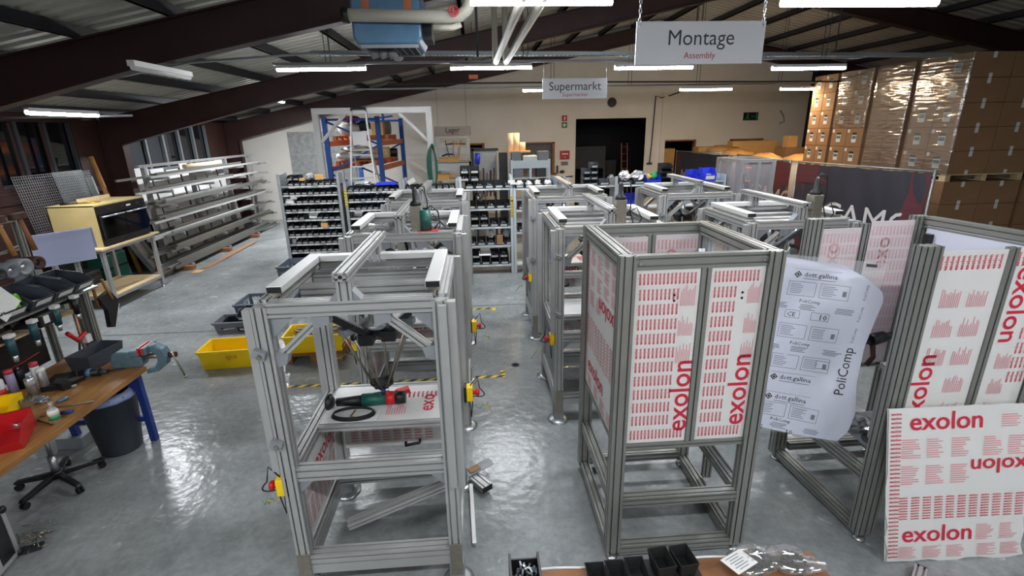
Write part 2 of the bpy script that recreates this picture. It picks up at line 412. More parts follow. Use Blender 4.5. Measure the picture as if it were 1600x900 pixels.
# rooms seen through the openings
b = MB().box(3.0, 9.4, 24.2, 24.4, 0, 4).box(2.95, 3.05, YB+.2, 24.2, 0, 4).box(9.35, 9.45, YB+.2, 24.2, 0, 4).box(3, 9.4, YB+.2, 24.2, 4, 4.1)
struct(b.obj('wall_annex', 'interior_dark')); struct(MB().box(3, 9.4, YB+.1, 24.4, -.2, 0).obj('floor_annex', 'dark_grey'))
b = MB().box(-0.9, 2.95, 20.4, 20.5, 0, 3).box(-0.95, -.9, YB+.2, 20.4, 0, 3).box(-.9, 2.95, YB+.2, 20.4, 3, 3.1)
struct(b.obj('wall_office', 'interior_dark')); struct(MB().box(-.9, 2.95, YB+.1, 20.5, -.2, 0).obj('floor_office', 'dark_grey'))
g = struct(MB().box(1.62, 2.88, YB+.1, YB+.11, 1.4, 2.55).obj('window_3', 'cell_glass'))
f = MB()
for a in ((1.62, 1.68, 1.4, 2.55), (2.79, 2.88, 1.4, 2.55), (1.62, 2.88, 2.5, 2.55), (1.62, 2.95, 1.36, 1.44)): f.box(a[0], a[1], YB-.03, YB+.12, a[2], a[3])
f.obj('window_frame', 'wood_brown', g)
d = struct(MB().box(.22, .3, YB-.04, YB+.2, 0, 2.56).box(-.27, .3, YB-.04, YB+.2, 2.5, 2.56).obj('door_1', 'wood_brown'))
MB().box(-.24, .2, YB+.15, YB+.17, 0.9, 2.4).obj('door_glass', 'cell_glass', d)
d = struct(MB().box(-6.6, -4.2, YB-.1, YB-.03, 0, 3.07).obj('door_2', 'wall_grey_steel'))
for z in (1.2, 2.3): MB().box(-6.55, -4.25, YB-.115, YB-.1, z, z+.03).obj('door_rib', 'shelf_grey', d)
f = MB()
for a in ((6.95, 7.0, 0, 2.53), (8.15, 8.2, 0, 2.53), (6.95, 8.2, 2.48, 2.53)): f.box(a[0], a[1], YB-.02, YB+.2, a[2], a[3])
struct(f.obj('door_3', 'wood_brown'))
f = MB()
for a in ((9.5, 9.55, 2, 2.52), (10.75, 10.8, 2, 2.52), (9.5, 10.8, 2.47, 2.52)): f.box(a[0], a[1], YB-.02, YB+.2, a[2], a[3])
g = struct(MB().box(9.5, 10.8, YB+.12, YB+.14, 2, 2.52).obj('window_4', 'glass_dark')); f.obj('window_frame', 'wood_brown', g)
struct(MB().box(3.6, 3.65, YB-.02, YB+.2, 0, 3.33).box(6.25, 6.3, YB-.02, YB+.2, 0, 3.33).obj('trim_doorway', 'wall_white'))
# roof: corrugated sheets, purlins, steel frames
vs = []; fs = []; y = YF-.2; k = 0
prof = ((0, 0), (.10, 0), (.135, .035), (.215, .035))
ys = []
while y < YB+.2:
    for dy, dz in prof: ys.append((y+dy, dz))
    y += .25
for yy, dz in ys:
    for x in (XL-.2, XM, XR+.2): vs.append((x, yy, ztop(x)+.15+dz))
for i in range(len(ys)-1):
    a = i*3
    fs += [(a, a+1, a+4, a+3), (a+1, a+2, a+5, a+4)]
struct(MB().add(vs, fs).obj('ceiling', 'roof_sheet', normals=False))
k = 1
for i in range(-14, 14):
    x = XM+i*1.15+.2
    if x < XL+.1 or x > XR-.1: continue
    z = ztop(x)
    struct(MB().box(x-.03, x+.03, YF, YB, z, z+.145).box(x-.03, x+.05, YF, YB, z, z+.012).obj('trim_purlin', 'purlin')); k += 1
def portal(y, drop=.47):
    xl, xr = -8.15, 21.15
    pts = [(xl, 2.85), (-4.2, ztop(-4.2)-drop), (XM, ztop(XM)-drop), (17.2, ztop(17.2)-drop), (xr, 2.85)]
    top = [(xr, ztop(xr)), (XM, ztop(XM)), (xl, ztop(xl))]
    b = MB().prism(pts+top, (0, y-.008, 0), (1,0,0), (0,0,1), (0,.016,0))
    for (xa, za), (xb, zb) in zip(pts[:-1], pts[1:]): b.bar((xa, y, za), (xb, y, zb), .2, .018)
    for (xa, za), (xb, zb) in zip(top[:-1], top[1:]): b.bar((xa, y, za-.01), (xb, y, zb-.01), .2, .018)
    for s, x in ((-1, xl), (1, xr)):
        b.box(x-.012, x+.012, y-.1, y+.1, 0, 2.87).box(min(x, x+s*.42), max(x, x+s*.42), y-.008, y+.008, 0, ztop(x)-.05)
        b.box(x+s*.42-.012, x+s*.42+.012, y-.1, y+.1, 0, ztop(x)-.1)
    struct(b.obj('trim_portal_frame', 'steel_maroon'))
for y in (-4.0, 1.4, 7.09, 12.6, 18.55): portal(y)
struct(MB().box(12.35, 12.75, YB-.3, YB, 0, ztop(12.4)).obj('trim_column', 'black_matte'))

# ================================================================== LIGHTS AND CEILING THINGS
def tube_light(p0, p1, watts, cool, label, group, name='ceiling_light'):
    p0, p1 = V(p0), V(p1); c = (p0+p1)/2; d = p1-p0; L = d.length; alongx = abs(d.x) > abs(d.y)
    t = thing(name, label, 'ceiling light', c, 0 if alongx else PI/2, group)
    MB().box(-L/2, L/2, -.035, .035, 0.0, .05).obj('housing', 'white', t)
    b = MB().cyl((-L/2, 0, -.012), (L/2, 0, -.012), .033, n=12); b.obj('diffuser', 'tube_glow' if cool else 'warm_glow', t)
    l = bpy.data.lights.new('tube', 'AREA'); l.shape = 'RECTANGLE'; l.size = L; l.size_y = .06; l.energy = watts; l.color = COOL if cool else WARM
    lo = bpy.data.objects.new('tube', l); COL.objects.link(lo); lo.parent = t; lo.location = (0, 0, -.05)
    return t
where = ['white tube light under the rail, end of its row by the left wall' if False else 'lit tube light above the supermarket racks, first of the rail row from the steel beam',
         'lit tube light second along the rail row, beneath the cable tray beside the blue heater', 'lit tube light on the rail just under the Montage sign',
         'lit tube light at the end of the rail row beside the cardboard stacks', 'close lit tube light over the Supermarkt sign, cut by the frame',
         'close lit tube light over the cardboard stacks, cut by the frame']
for i, (x0, x1, y, z) in enumerate(TUBES):
    tube_light((x0, y, z), (x1, y, z), TUBE_W, True, where[i] if i < len(where) else 'tube light of the hall behind the viewpoint', 'tube lights across the hall')
ww = ['warm tube light partly hidden behind the Supermarkt sign', 'short warm tube light hidden behind the Supermarkt sign', 'warm tube light in front of the back wall, right of the wall clock' if False else 'warm tube light on the far rail between clock and escape sign',
      'warm tube light on the far rail meeting the cardboard stacks']
for i, (x0, x1, y, z) in enumerate(WARM_TUBES):
    if i == 1: continue
    tube_light((x0, y, z), (x1, y, z), 60, False, ww[i], 'warm tube lights on the far rail')
for (x, y0, y1, z), lb in zip(LENGTH_TUBES, ('lit tube light hanging lengthwise above the plywood oven stand', 'lit tube light hanging lengthwise above the white end wall')):
    tube_light((x, y0, z), (x, y1, z), 85 if y0 < 10 else 270, True, lb, 'tube lights along the hall')
t = thing('ceiling_light', 'unlit white tube light hanging under the roof sheets', 'ceiling light', (-3.8, 6.9, 3.76), PI/2)
MB().box(-.6, .6, -.04, .04, 0, .06).obj('housing', 'white', t); MB().cyl((-.58, 0, -.015), (.58, 0, -.015), .03).obj('diffuser', 'white', t)
def rail(x0, x1, y, z, label, drops):
    t = thing('light_rail', label, 'light rail', (0, y, z))
    MB().box(x0, x1, -.04, .04, .0, .035).obj('channel', 'cast_grey', t)
    for x in drops:
        MB().cyl((x-.04, 0, .03), (x-.04, 0, ztop(x)-z+.1), .006, n=6).cyl((x+.04, 0, .03), (x+.04, 0, ztop(x)-z+.1), .006, n=6).obj('hanger', 'dark_grey', t)
rail(-3.3, 6.9, 9.2, 4.092, 'grey light rail carrying the row of cool tubes', (-2.4, 0.9, 3.9, 6.2))
rail(-3.2, 10.2, 13.5, 4.012, 'grey light rail near the back wall carrying the warm tubes', (-1.0, 2.0, 4.0, 5.8, 8.0))
b = MB(); t = thing('cable_tray', 'perforated grey steel cable tray hung under the roof', 'cable tray', (0, 9.35, 4.29))
L = 11.4; x0 = -2.7
for y in (-.09, .09): b.bar((x0, y, 0), (x0+L, y, -.14), .006, .06)
b.obj('side_rail', 'conduit', t); b = MB()
for i in range(150): x = x0+i*L/150; b.box(x, x+.04, -.09, .09, -.025-.14*i/150, -.018-.14*i/150)
b.obj('rungs', 'conduit', t)
for x in (-2.4, .85, 3.9, 6.5): MB().cyl((x, 0, -.05), (x, 0, ztop(x)-4.25), .01, n=6).obj('hanger', 'dark_grey', t)
t = thing('sensor_dome', 'small white dome sensor fixed under the cable tray', 'sensor', (-1.26, 9.3, 4.2))
MB().lathe([(0, -.05), (.05, -.045), (.085, -.02), (.09, 0)]).obj('dome', 'white', t); MB().cyl((0,0,0), (0,0,.03), .09).obj('base', 'white', t)
tag(MB().tube([(-6.15, 8, 3.63), (-4, 8, 4.0), (-2.35, 8, 4.1), (-1.2, 8.6, 4.15)], .018).obj('conduit_pipe', 'conduit'), 'thin grey conduit climbing under the roof sheets', 'conduit')
tag(MB().tube([(-8.55, 9.5, 3.35), (-5.9, 9.5, 3.36)], .02).obj('conduit_pipe', 'conduit'), 'short grey conduit above the first lengthwise tube light', 'conduit')
tag(MB().tube([(-2, 12.6, 4.07), (3, 12.6, 4.05), (9, 12.6, 3.98)], .02).obj('conduit_pipe', 'dark_grey'), 'dark conduit running across behind the Supermarkt sign', 'conduit')
t = thing('orange_lamp', 'small orange warning lamp hanging below the roof near the back', 'warning lamp', (0.0, 12.0, 4.14))
MB().box(-.1, .1, -.05, .05, -.04, .04).obj('lens', 'orange', t); MB().cyl((0,0,.04), (0,0,1.1), .006, n=6).obj('hanger', 'dark_grey', t)
# pipes towards the viewer
for x, dx in ((.43, -.06), (.60, -.06)):
    tag(MB().tube([(x, 3.6, 4.03), (x, 4.6, 4.03), (x+dx, 8.75, 4.05), (x+dx, 8.9, 4.12), (x+dx, 8.92, 5.1)], .045, 10).obj('pipe', 'pipe_white'),
        'insulated white pipe running lengthwise, %s of the pair' % ('one nearer the blue heater' if x < .5 else 'one nearer the Montage sign'), 'pipe', 'pair of white pipes')
# heater
t = thing('unit_heater', 'blue ceiling heater with louvred underside and red valve', 'heater', (-.82, 5.75, 3.82))
MB().prism([(-.33, .06), (-.29, 0), (.29, 0), (.33, .06), (.33, .5), (-.33, .5)], (0, -.34, 0), (1,0,0), (0,0,1), (0,.68,0)).obj('body', 'heater_blue', t, bev=.02)
MB().box(-.25, .27, -.3, .3, -.012, .0).obj('grille_shade', 'black_matte', t)  # black slab on the closed underside, painting the shade of an open grille
b = MB()
for i in range(3): b.cyl((-.23+i*.09, -.02, -.05), (-.15+i*.09, -.02, -.02), .05, n=10)
b.obj('louvre', 'cast_grey', t)
b = MB()
for i in range(4): b.box(.04+i*.07, .05+i*.07, -.3, .3, -.02, -.012)
b.box(-.27, .29, -.32, -.3, -.03, 0).box(-.27, .29, .3, .32, -.03, 0).obj('grille', 'cast_grey', t)
MB().box(.33, .42, -.2, .15, .06, .28).obj('motor', 'dark_grey', t)
for x in (-.22, .18): MB().box(x, x+.07, -.345, -.335, .2, .5).obj('strap', 'rack_orange', t)
b = MB().tube([(-.33, -.42, .24), (.6, -.42, .22), (.72, -.42, .23), (.79, -.42, .28), (.82, -.42, .36), (.82, -.42, .9)], .058, 12)
b.obj('pipe', 'pipe_white', t)
MB().tube([(.45, -.4, .13), (.64, -.4, .13), (.72, -.4, .16)], .03, 8).obj('return_pipe', 'pipe_white', t)
MB().cyl((-.39, -.42, .24), (-.33, -.42, .24), .07).obj('pipe_flange', 'black', t)
b = MB(); c = V((.66, -.52, .25)); b.tube([c+V((math.cos(a)*.042, 0, math.sin(a)*.042)) for a in [2*PI*i/16 for i in range(16)]], .009, 6, closed=True)
b.cyl(c, c+V((0, .1, 0)), .012, n=8)
for i in range(4): a = PI*i/2; b.cyl(c, c+V((math.cos(a)*.042, 0, math.sin(a)*.042)), .006, n=6)
b.obj('valve_wheel', 'red_cap', t)
for x in (-.3, .3): MB().cyl((x, .2, .5), (x, .2, 1.15), .01, n=6).obj('hanger', 'dark_grey', t)
tag(MB().cyl((.07, 7.6, 3.98), (.07, 7.6, 5.2), .018, n=8).obj('drop_pipe', 'dark_grey'), 'dark vertical pipe dropping from the roof beside the heater', 'pipe')

# signs
def sign(name, label, x0, x1, y, z0, z1, word, ws, wz, sub, ss, sz, m, chain):
    t = thing(name, label, 'sign', ((x0+x1)/2, y, z0)); W = (x1-x0)/2; H = z1-z0
    MB().box(-W, W, 0, .012, 0, H).obj('board', m, t)
    wd = text_geo(word, 4)[2]; MB().text(word, (0, -.002, wz), (1,0,0), (0,0,1), ws/wd, res=4, center=True).obj('lettering', 'sign_text', t)
    wd = text_geo(sub, 3)[2]; MB().text(sub, (0, -.002, sz), (1,0,0), (0,0,1), ss/wd, res=3, center=True).obj('subtitle', 'sign_red', t)
    for sx in (-1, 1):
        x = sx*(W-.025); b = MB()
        if chain == 'link':
            for i in range(52):
                zz = H-.03+i*.036; h = V((.009, 0, 0)) if i % 2 else V((0, .009, 0)); c = V((x, .006, zz))
                b.tube([c+h+V((0,0,-.014)), c+h+V((0,0,.014)), c+V((0,0,.022)), c-h+V((0,0,.014)), c-h+V((0,0,-.014)), c+V((0,0,-.022))], .0035, 5, closed=True)
        elif chain: b.cyl((x, .006, H-.02), (x, .006, chain), .005, n=6)
        if chain: b.obj('chain', 'silver', t)
        MB().lathe([(.007, 0), (.007, .004)], (x, -.002, H-.03), 8, axis=(0,-1,0)).obj('screw', 'steel', t)
    return t
sign('hanging_sign', 'white hanging sign lettered Montage, hung on two chains', 1.37, 2.48, 4.5, 3.505, 3.835, 'Montage', .58, .15, 'Assembly', .275, .045, 'sign_white', 'link')
sign('hanging_sign', 'white hanging sign lettered Supermarkt below the light rail', 1.19, 2.33, 9.2, 3.50, 3.83, 'Supermarkt', .92, .14, 'Supermarket', .45, .04, 'sign_white', .60)
t = sign('hanging_sign', 'grey sign lettered Lager above the storage workbench', -1.31, -.157, 16.7, 2.84, 3.145, 'Lager', .46, .12, 'Warehouse', .38, .035, 'sign_grey', None)
for x in (-.45, .45): MB().cyl((x, .006, .3), (x, .006, 2.25), .004, n=6).obj('wire', 'dark_grey', t)
# things on the back wall
t = thing('wall_clock', 'round wall clock with dark rim above the dark doorway', 'clock', (4.95, YB, 3.875))
MB().lathe([(.165, 0), (.165, .03), (.145, .035)], axis=(0,-1,0), n=28).obj('rim', 'dark_grey', t); MB().lathe([(.145, .03), (.0, .031)], axis=(0,-1,0), n=28).obj('face', 'sign_grey', t)
b = MB()
for i in range(12): a = 2*PI*i/12; b.obox((.115*math.sin(a), -.037, .115*math.cos(a)), (.012, .004, .04), (0, a, 0))
b.obox((0, -.04, .03), (.012, .004, .09)).obox((-.03, -.04, -.03), (.012, .004, .12), (0, .75, 0)); b.obj('hands', 'black', t)
t = thing('fire_alarm_box', 'red fire alarm box on the wall beside the dark doorway', 'alarm', (3.25, YB, 1.93))
MB().box(-.17, .17, -.1, 0, 0, .3).obj('case', 'fire_red', t, bev=.01); MB().box(-.11, .11, -.104, -.1, .17, .21).prism([(-.02,.06),(.02,.06),(0,.11)], (0,-.1,0), (1,0,0), (0,0,1), (0,-.004,0)).obj('marking', 'white', t)
t = thing('wall_socket_box', 'small grey socket box below the fire alarm', 'socket', (3.25, YB, 1.72)); MB().box(-.12, .12, -.06, 0, 0, .12).obj('case', 'mid_grey', t)
t = thing('fire_sign', 'small red fire extinguisher sign on the back wall', 'sign', (3.23, YB, 3.26)); MB().box(-.1, .1, -.01, 0, 0, .2).obj('plate', 'fire_red', t); MB().box(-.02, .02, -.013, -.01, .04, .14).obox((.03, -.0115, .13), (.07, .003, .02), (0, .5, 0)).obj('marking', 'white', t)
t = thing('first_aid_sign', 'small green first aid sign with white cross under the fire sign', 'sign', (3.23, YB, 3.03)); MB().box(-.1, .1, -.01, 0, 0, .2).obj('plate', 'exit_green', t); MB().box(-.02, .02, -.013, -.01, .04, .16).box(-.06, .06, -.0132, -.01, .08, .12).obj('marking', 'white', t)
t = thing('escape_sign', 'dark escape route sign with running figure on the back wall', 'sign', (10.2, YB, 3.17)); MB().box(-.28, .28, -.02, 0, 0, .28).obj('plate', 'black', t)
MB().lathe([(.03, 0), (.03, .004)], (-.12, -.02, .22), 10, axis=(0,-1,0)).obox((-.13, -.022, .14), (.05, .004, .12), (0, .3, 0)).obox((-.17, -.022, .06), (.03, .004, .11), (0, .7, 0)).obox((-.08, -.022, .07), (.03, .004, .1), (0, -.4, 0)).box(.02, .14, -.024, -.02, .11, .15).box(.19, .25, -.024, -.02, .04, .25).obj('marking', 'green', t)
tag(MB().tube([(7.6, YB-.03, 4.25), (7.1, YB-.03, 4.08), (6.75, YB-.05, 4.0), (6.53, YB-.08, 4.07), (6.5, YB-.05, 2.4), (6.46, YB-.05, 1.75), (6.4, YB-.05, 1.7)], .02).box(6.36, 6.56, YB-.06, YB-.02, 1.66, 1.73).obj('wall_cable', 'dark_grey'), 'grey cable dropping down the wall beside the dark doorway', 'cable')
tag(MB().tube([(11.3, YB-.02, 3.5), (11.45, YB-.04, 3.3), (11.5, YB-.04, 3.1), (11.35, YB-.02, 3.05)], .012).obj('wall_cable', 'dark_grey'), 'short loop of cable on the wall beyond the escape sign', 'cable')

# ================================================================== ROBOT FRAMES
def exo_words(b, O, U, W, n_u, n_v, du, dv, size, mi=0):
    """block of the small repeated word, n_u along U and n_v along W"""
    O, U, W = V(O), V(U).normalized(), V(W).normalized()
    for i in range(n_u):
        for j in range(n_v): b.text('exolon', O+U*(du*i)+W*(dv*j), U, W, size, mi, res=0)
def small_block(b, O, U, W, wd, h, n, mi=0, seed=0):
    """paragraph of fine print: n thin lines of uneven length"""
    rd = random.Random(seed); O, U, W = V(O), V(U).normalized(), V(W).normalized(); st = h/n
    for i in range(n):
        p = O+W*(st*i); q = U*(wd*rd.uniform(.55, 1)); r = W*(st*.42)
        b.add([p, p+q, p+q+r, p+r], [(0,1,2,3)], mi)
FW_, FD_ = 1.043, .93
def make_robot_frame():
    t = thing('robot_frame', 'x', 'robot frame', (0,0,0))
    W, D, H = FW_, FD_, 2.045
    for x in (0, W):
        for y in (0, D):
            MB().ext((x, y, .12), (x, y, H), .09, .09).obj('post', 'alu', t)
            f = MB().box(x-.05, x+.05, y-.05, y+.05, .018, .125).obj('foot', 'cast_grey', t)
            MB().lathe([(.115, 0), (.115, .008), (.085, .018), (.062, .03)], (x, y, 0), 24).obj('foot_plate', 'zinc', f)
    def closed(p0, p1, wd, h): return MB().bar(p0, p1, wd, h).obj('cover_strip', 'alu', t)
    closed((-.071, -.02, .93), (-.071, -.02, 2.035), .046, .05); closed((1.06, -.068, .75), (1.06, -.068, 2.03), .048, .03)
    closed((1.112, -.025, .72), (1.112, -.025, 2.04), .046, .05); closed((-.071, D, .5), (-.071, D, 2.04), .046, .05); closed((1.112, D, .5), (1.112, D, 2.045), .046, .05)
    for y in (0, D): MB().ext((.045, y, 2.025), (W-.045, y, 2.025), .08, .09).obj('cross_beam', 'alu', t)
    for y in (.50, .76): MB().ext((.045, y, 1.955), (W-.045, y, 1.955), .085, .085).obj('cross_beam', 'alu', t)
    for x in (0, W): MB().ext((x, .045, 2.02), (x, D-.045, 2.02), .085, .085).obj('side_beam', 'alu', t)
    for x in (.047, W-.047):
        r = MB().bar((x, .09, 2.107), (x, .845, 2.107), .094, .046).obj('rail', 'alu_bright', t, bev=.004)
        MB().box(x-.042, x+.042, .084, .0905, 2.089, 2.125).obj('end_cap', 'black', r)
        MB().box(x-.03, x+.03, .1, .82, 2.062, 2.085).obj('rail_pad', 'steel', r)
    MB().bar((.094, .80, 2.107), (W-.094, .80, 2.107), .075, .046).obj('cross_rail', 'alu_bright', t, bev=.004)
    MB().box(.25, .8, .54, .72, 1.93, 1.945).obj('mounting_plate', 'silver', t)
    for y in (0.0, .8):
        MB().ext((.5, y, 2.07), (.5, y, 2.2), .085, .085).obj('riser', 'alu', t)
        for s in (-1, 1): MB().prism([(0, 0), (.05, 0), (0, .06)], (.5+s*.043, y-.035, 2.071), (s,0,0), (0,0,1), (0,.07,0)).obj('angle_bracket', 'cast_grey', t)
    MB().ext((.5, -.08, 2.225), (.5, 1.02, 2.225), .09, .05, pitch=.045).obj('center_rail', 'alu', t); MB().cyl((.5, -.081, 2.225), (.5, -.0795, 2.225), .013, n=10).obj('bore_shade', 'black', t)  # black disc on the solid rail end stands in for shade inside its bore
    for y in (0, D):
        for xa, xb in ((.34, .045), (.70, W-.045)):
            br = MB().ext((xa, y, 1.965), (xb, y, 1.70), .045, .045, up=(0,1,0)).obj('brace', 'alu', t)
            s = 1 if xb < .5 else -1
            MB().prism([(0, 0), (.06*s, .02), (.08*s, .09), (0, .1)], (xb-s*.0, y-.03, 1.655), (1,0,0), (0,0,1), (0,.06,0)).obj('brace_joint', 'cast_grey', br); MB().prism([(0, 0), (.1, 0), (.1, -.06), (.0, -.09)], (xa-.05, y-.03, 1.985), (1,0,0), (0,0,1), (0,.06,0)).obj('brace_joint', 'cast_grey', br)
        for s, x in ((1, .045), (-1, W-.045)):
            MB().prism([(0, 0), (.14*s, 0), (0, -.14)], (x, y-.02, 1.98), (1,0,0), (0,0,1), (0,.04,0)).obj('gusset', 'cast_grey', t)
            MB().prism([(0, 0), (.1*s, 0), (0, -.1)], (x, y-.02, .828), (1,0,0), (0,0,1), (0,.04,0)).obj('gusset', 'cast_grey', t)
    for x, n in ((0, 1), (W, -1)):
        MB().prism([(.045, 0), (.19, 0), (.045, -.16)], (x-.02, 0, 1.977), (0,1,0), (0,0,1), (.04,0,0)).obj('gusset', 'black', t)
    for y in (0, D): MB().ext((.045, y, .88), (W-.045, y, .88), .06, .10).obj('table_beam', 'alu', t)
    for x in (0, W): MB().ext((x, .045, .885), (x, D-.045, .885), .085, .09).obj('table_beam', 'alu', t)
    MB().ext((.045, .42, .91), (W-.045, .42, .91), .05, .05).obj('table_beam', 'alu', t)
    for y in (0, D): MB().ext((.045, y, .175), (W-.045, y, .175), .085, .09).obj('base_beam', 'alu', t)
    for x in (0, W): MB().ext((x, .045, .175), (x, D-.045, .175), .085, .09).obj('base_beam', 'alu', t)
    for x in (0, W): MB().box(x-.042, x+.042, -.054, -.046, .11, .25).obj('joint_plate', 'steel', t)
    b = MB(); cx = -.02
    for z in (1.76, 1.14):
        bk = MB().prism([(-.045, 0), (.02, -.035), (.035, .015), (-.03, .045)], (cx, -.047, z), (1,0,0), (0,0,1), (0,-.035,0)).obj('bracket', 'cast_grey', t)
        MB().cyl((cx, -.08, z), (cx, -.1, z), .012, n=8).obj('bolt', 'steel', bk)
    # robot: three slanting axes and rod pairs meeting at a small platform
    hx, hy = .525, .50
    rb = MB().lathe([(.035, 0), (.11, .0), (.115, .03), (.05, .06), (.04, .13), (.03, .25)], (hx, hy, 1.68), 20).obj('robot_base', 'silver', t)
    for k in range(3):
        a = math.radians(90+120*k+20); d = V((math.cos(a), math.sin(a), 0)); c = V((hx, hy, 0)); n = V((-d.y, d.x, 0))
        ax = MB().bar(c+d*.40+V((0,0,1.90)), c+d*.05+V((0,0,1.60)), .07, .04).obj('robot_axis', 'dark_grey', t)
        MB().bar(c+d*.40+V((0,0,1.925)), c+d*.09+V((0,0,1.66)), .03, .02).obj('axis_rail', 'silver', ax)
        MB().box(-.05, .05, -.05, .05, -.04, .04).obj('axis_end', 'black', ax, c+d*.09+V((0,0,1.61)))
        MB().obox((0,0,0), (.09, .07, .05), (0, 0, a)).obj('carriage', 'cast_grey', ax, c+d*.24+V((0,0,1.72)))
        for s in (-1, 1):
            p = c+d*.24+n*(s*.07)+V((0,0,1.69)); q = c+d*.05+n*(s*.045)+V((0,0,1.21))
            r = MB().cyl(p, q, .009, n=8).obj('rod', 'steel', ax)
            MB().lathe([(.022, -.012), (.022, .012)], p, 10, axis=d).obj('rod_joint', 'black', ax); MB().lathe([(.02, -.012), (.02, .012)], q, 10, axis=d).obj('rod_joint', 'black', ax)
    MB().prism([(.08*math.cos(2*PI*i/6), .08*math.sin(2*PI*i/6)) for i in range(6)], (hx, hy, 1.195), (1,0,0), (0,1,0), (0,0,.02)).obj('platform', 'black', t)
    g = MB().cyl((hx, hy, 1.15), (hx, hy, 1.2), .02, n=10).obj('gripper', 'bin_blue', t); MB().cyl((hx, hy, 1.11), (hx, hy, 1.15), .016, n=10).obj('gripper_tip', 'black', g)
    def remap(o):
        if o.type == 'MESH':
            for v in o.data.vertices:
                p = v.co+o.location; z = p.z if p.z < .119 else .129+.957*p.z
                if .119 <= p.z < .13: z = .2
                v.co = V((p.x*.957, p.y*1.075, z))
            o.location = (0, 0, 0)
        for c in o.children: remap(c)
    for c in list(t.children): remap(c)
    return t
def e_stop(t, x, y, z, side):
    """yellow box with a red mushroom button and trailing wires, on the post facing sideways"""
    b = MB().box(min(x, x+side*.05), max(x, x+side*.05), y-.04, y+.04, z-.06, z+.06).obj('e_stop_box', 'yellow', t, bev=.006)
    MB().box(min(x, x-side*.02), max(x, x-side*.02), y-.042, y+.042, z-.065, z+.065).obj('e_stop_back', 'black', b)
    MB().cyl((x+side*.05, y, z), (x+side*.075, y, z), .018, n=12).lathe([(.02, 0), (.032, .006), (.032, .022), (.022, .03)], (x+side*.07, y, z), 16, axis=(side,0,0)).obj('e_stop_button', 'red', b)
    rd = random.Random(int(abs(x*77+y*31+z*900))); q = V((x+side*.03, y, z))
    pts = [q+V((side*(.02+.09*math.sin(u*PI)), -.02, .1-.32*u+.2*u*u)) for u in [i/10 for i in range(11)]]
    MB().tube([q+V((0,0,.06)), q+V((side*.06, 0, .14))]+pts[2:]+[q+V((side*.0, 0, -.22)), q+V((side*-.01, 0, -.05))], .005, 5).obj('e_stop_cable', 'black', b)
    for k in range(5):
        a = rd.uniform(-.5, 2.4); L = rd.uniform(.06, .13); s = q+V((side*.1, -.01, -.1))
        MB().tube([s, s+V((side*L*.5*math.cos(a), .01*k, -L*.4)), s+V((side*L*math.cos(a), .01, L*.8*math.sin(a)-.08))], .0025, 4).obj('e_stop_wire', 'tape_yellow' if k % 2 else 'green', b)
def film_panel(name, t, O, U, W, lay, m='film_white', th=.004, seed=0, print_m=('print_red', 'print_pink')):
    """sheet with printed protective film; lay(b, O', U', W', w, h) draws the print on its front"""
    U, W = V(U), V(W); n = U.normalized().cross(W.normalized())
    p = MB().slab(O, U, W, -th).obj(name, m, t)
    b = MB(); lay(b, V(O)+n*.0025, U.normalized(), W.normalized(), U.length, W.length)
    if b.f: b.obj('film_print', list(print_m), p, normals=False)
    return p
def lay_side(b, O, U, W, w, h):
    exo_words(b, O+U*.05+W*.06, U, W, max(1, int((w-.1)/.09)), max(1, int(h*.45/.03)), .088, .026, .022)
    b.text('exolon', O+U*(w*.35)+W*(h*.62), U, W, .17, 0, 2)
    for i in range(3): small_block(b, O+U*(.08+i*w/3.2)+W*(h*.5), U, W, w/4.5, h*.1, 5, 1, i)
def lay_stripes(b, O, U, W, w, h):
    n = int(w/.035)
    for i in range(n): b.text('exolon', O+U*(.03+i*.034)+W*(h*.62), W, -U, .03, 0, 0)
    small_block(b, O+U*.05+W*(h*.15), W, -U, h*.3, -w*.3, 8, 1, 2)
    b.text('exo', O+U*(w*.78)+W*(h*.2), W, -U, .16, 0, 2)
base_frame = make_robot_frame()
SPOTS = [(-1.24, 2.715, 'front aluminium robot frame of the row near the yellow crates', 0),
         (-1.21, 4.63, 'robot frame carrying a metal control box and plastic bags, behind the front one', 1),
         (-1.215, 6.80, 'aluminium robot frame standing right before the bin racks, last of its row', 2),
         (.77, 4.66, 'aluminium robot frame just behind the film-clad cell, white panel low on its side', 3),
         (.78, 6.90, 'aluminium robot frame behind the film-clad cell, farther one of two, with a blue bin inside', 4),
         (2.66, 4.64, 'aluminium robot frame with control box in front of the dark banner', 5),
         (2.60, 6.85, 'aluminium robot frame by the blue bins on the rack end', 6)]
FR = []
for x, y, lb, k in SPOTS:
    f = base_frame if k == 0 else dup(base_frame)
    f.location = (x, y, 0); f['label'] = lb; f['group'] = 'robot frames in the hall'; FR.append(f)
W, D = 1.0, 1.0
for i in (0, 1, 2): e_stop(FR[i], -.046, .0, (.885, 1.0, .98)[i], -1)
e_stop(FR[0], W+.09, .75, 1.05, 1); e_stop(FR[1], W+.05, .0, .37, 1) if False else None
e_stop(FR[1], W+.09, .3, 1.02, 1); e_stop(FR[3], -.046, .0, .95, -1); e_stop(FR[4], -.046, 0, .95, -1)
def side_panel(f, seed):
    film_panel('side_panel', f, (.005, .05, .35), (0, D-.1, 0), (0, 0, .57), lay_side, seed=seed)
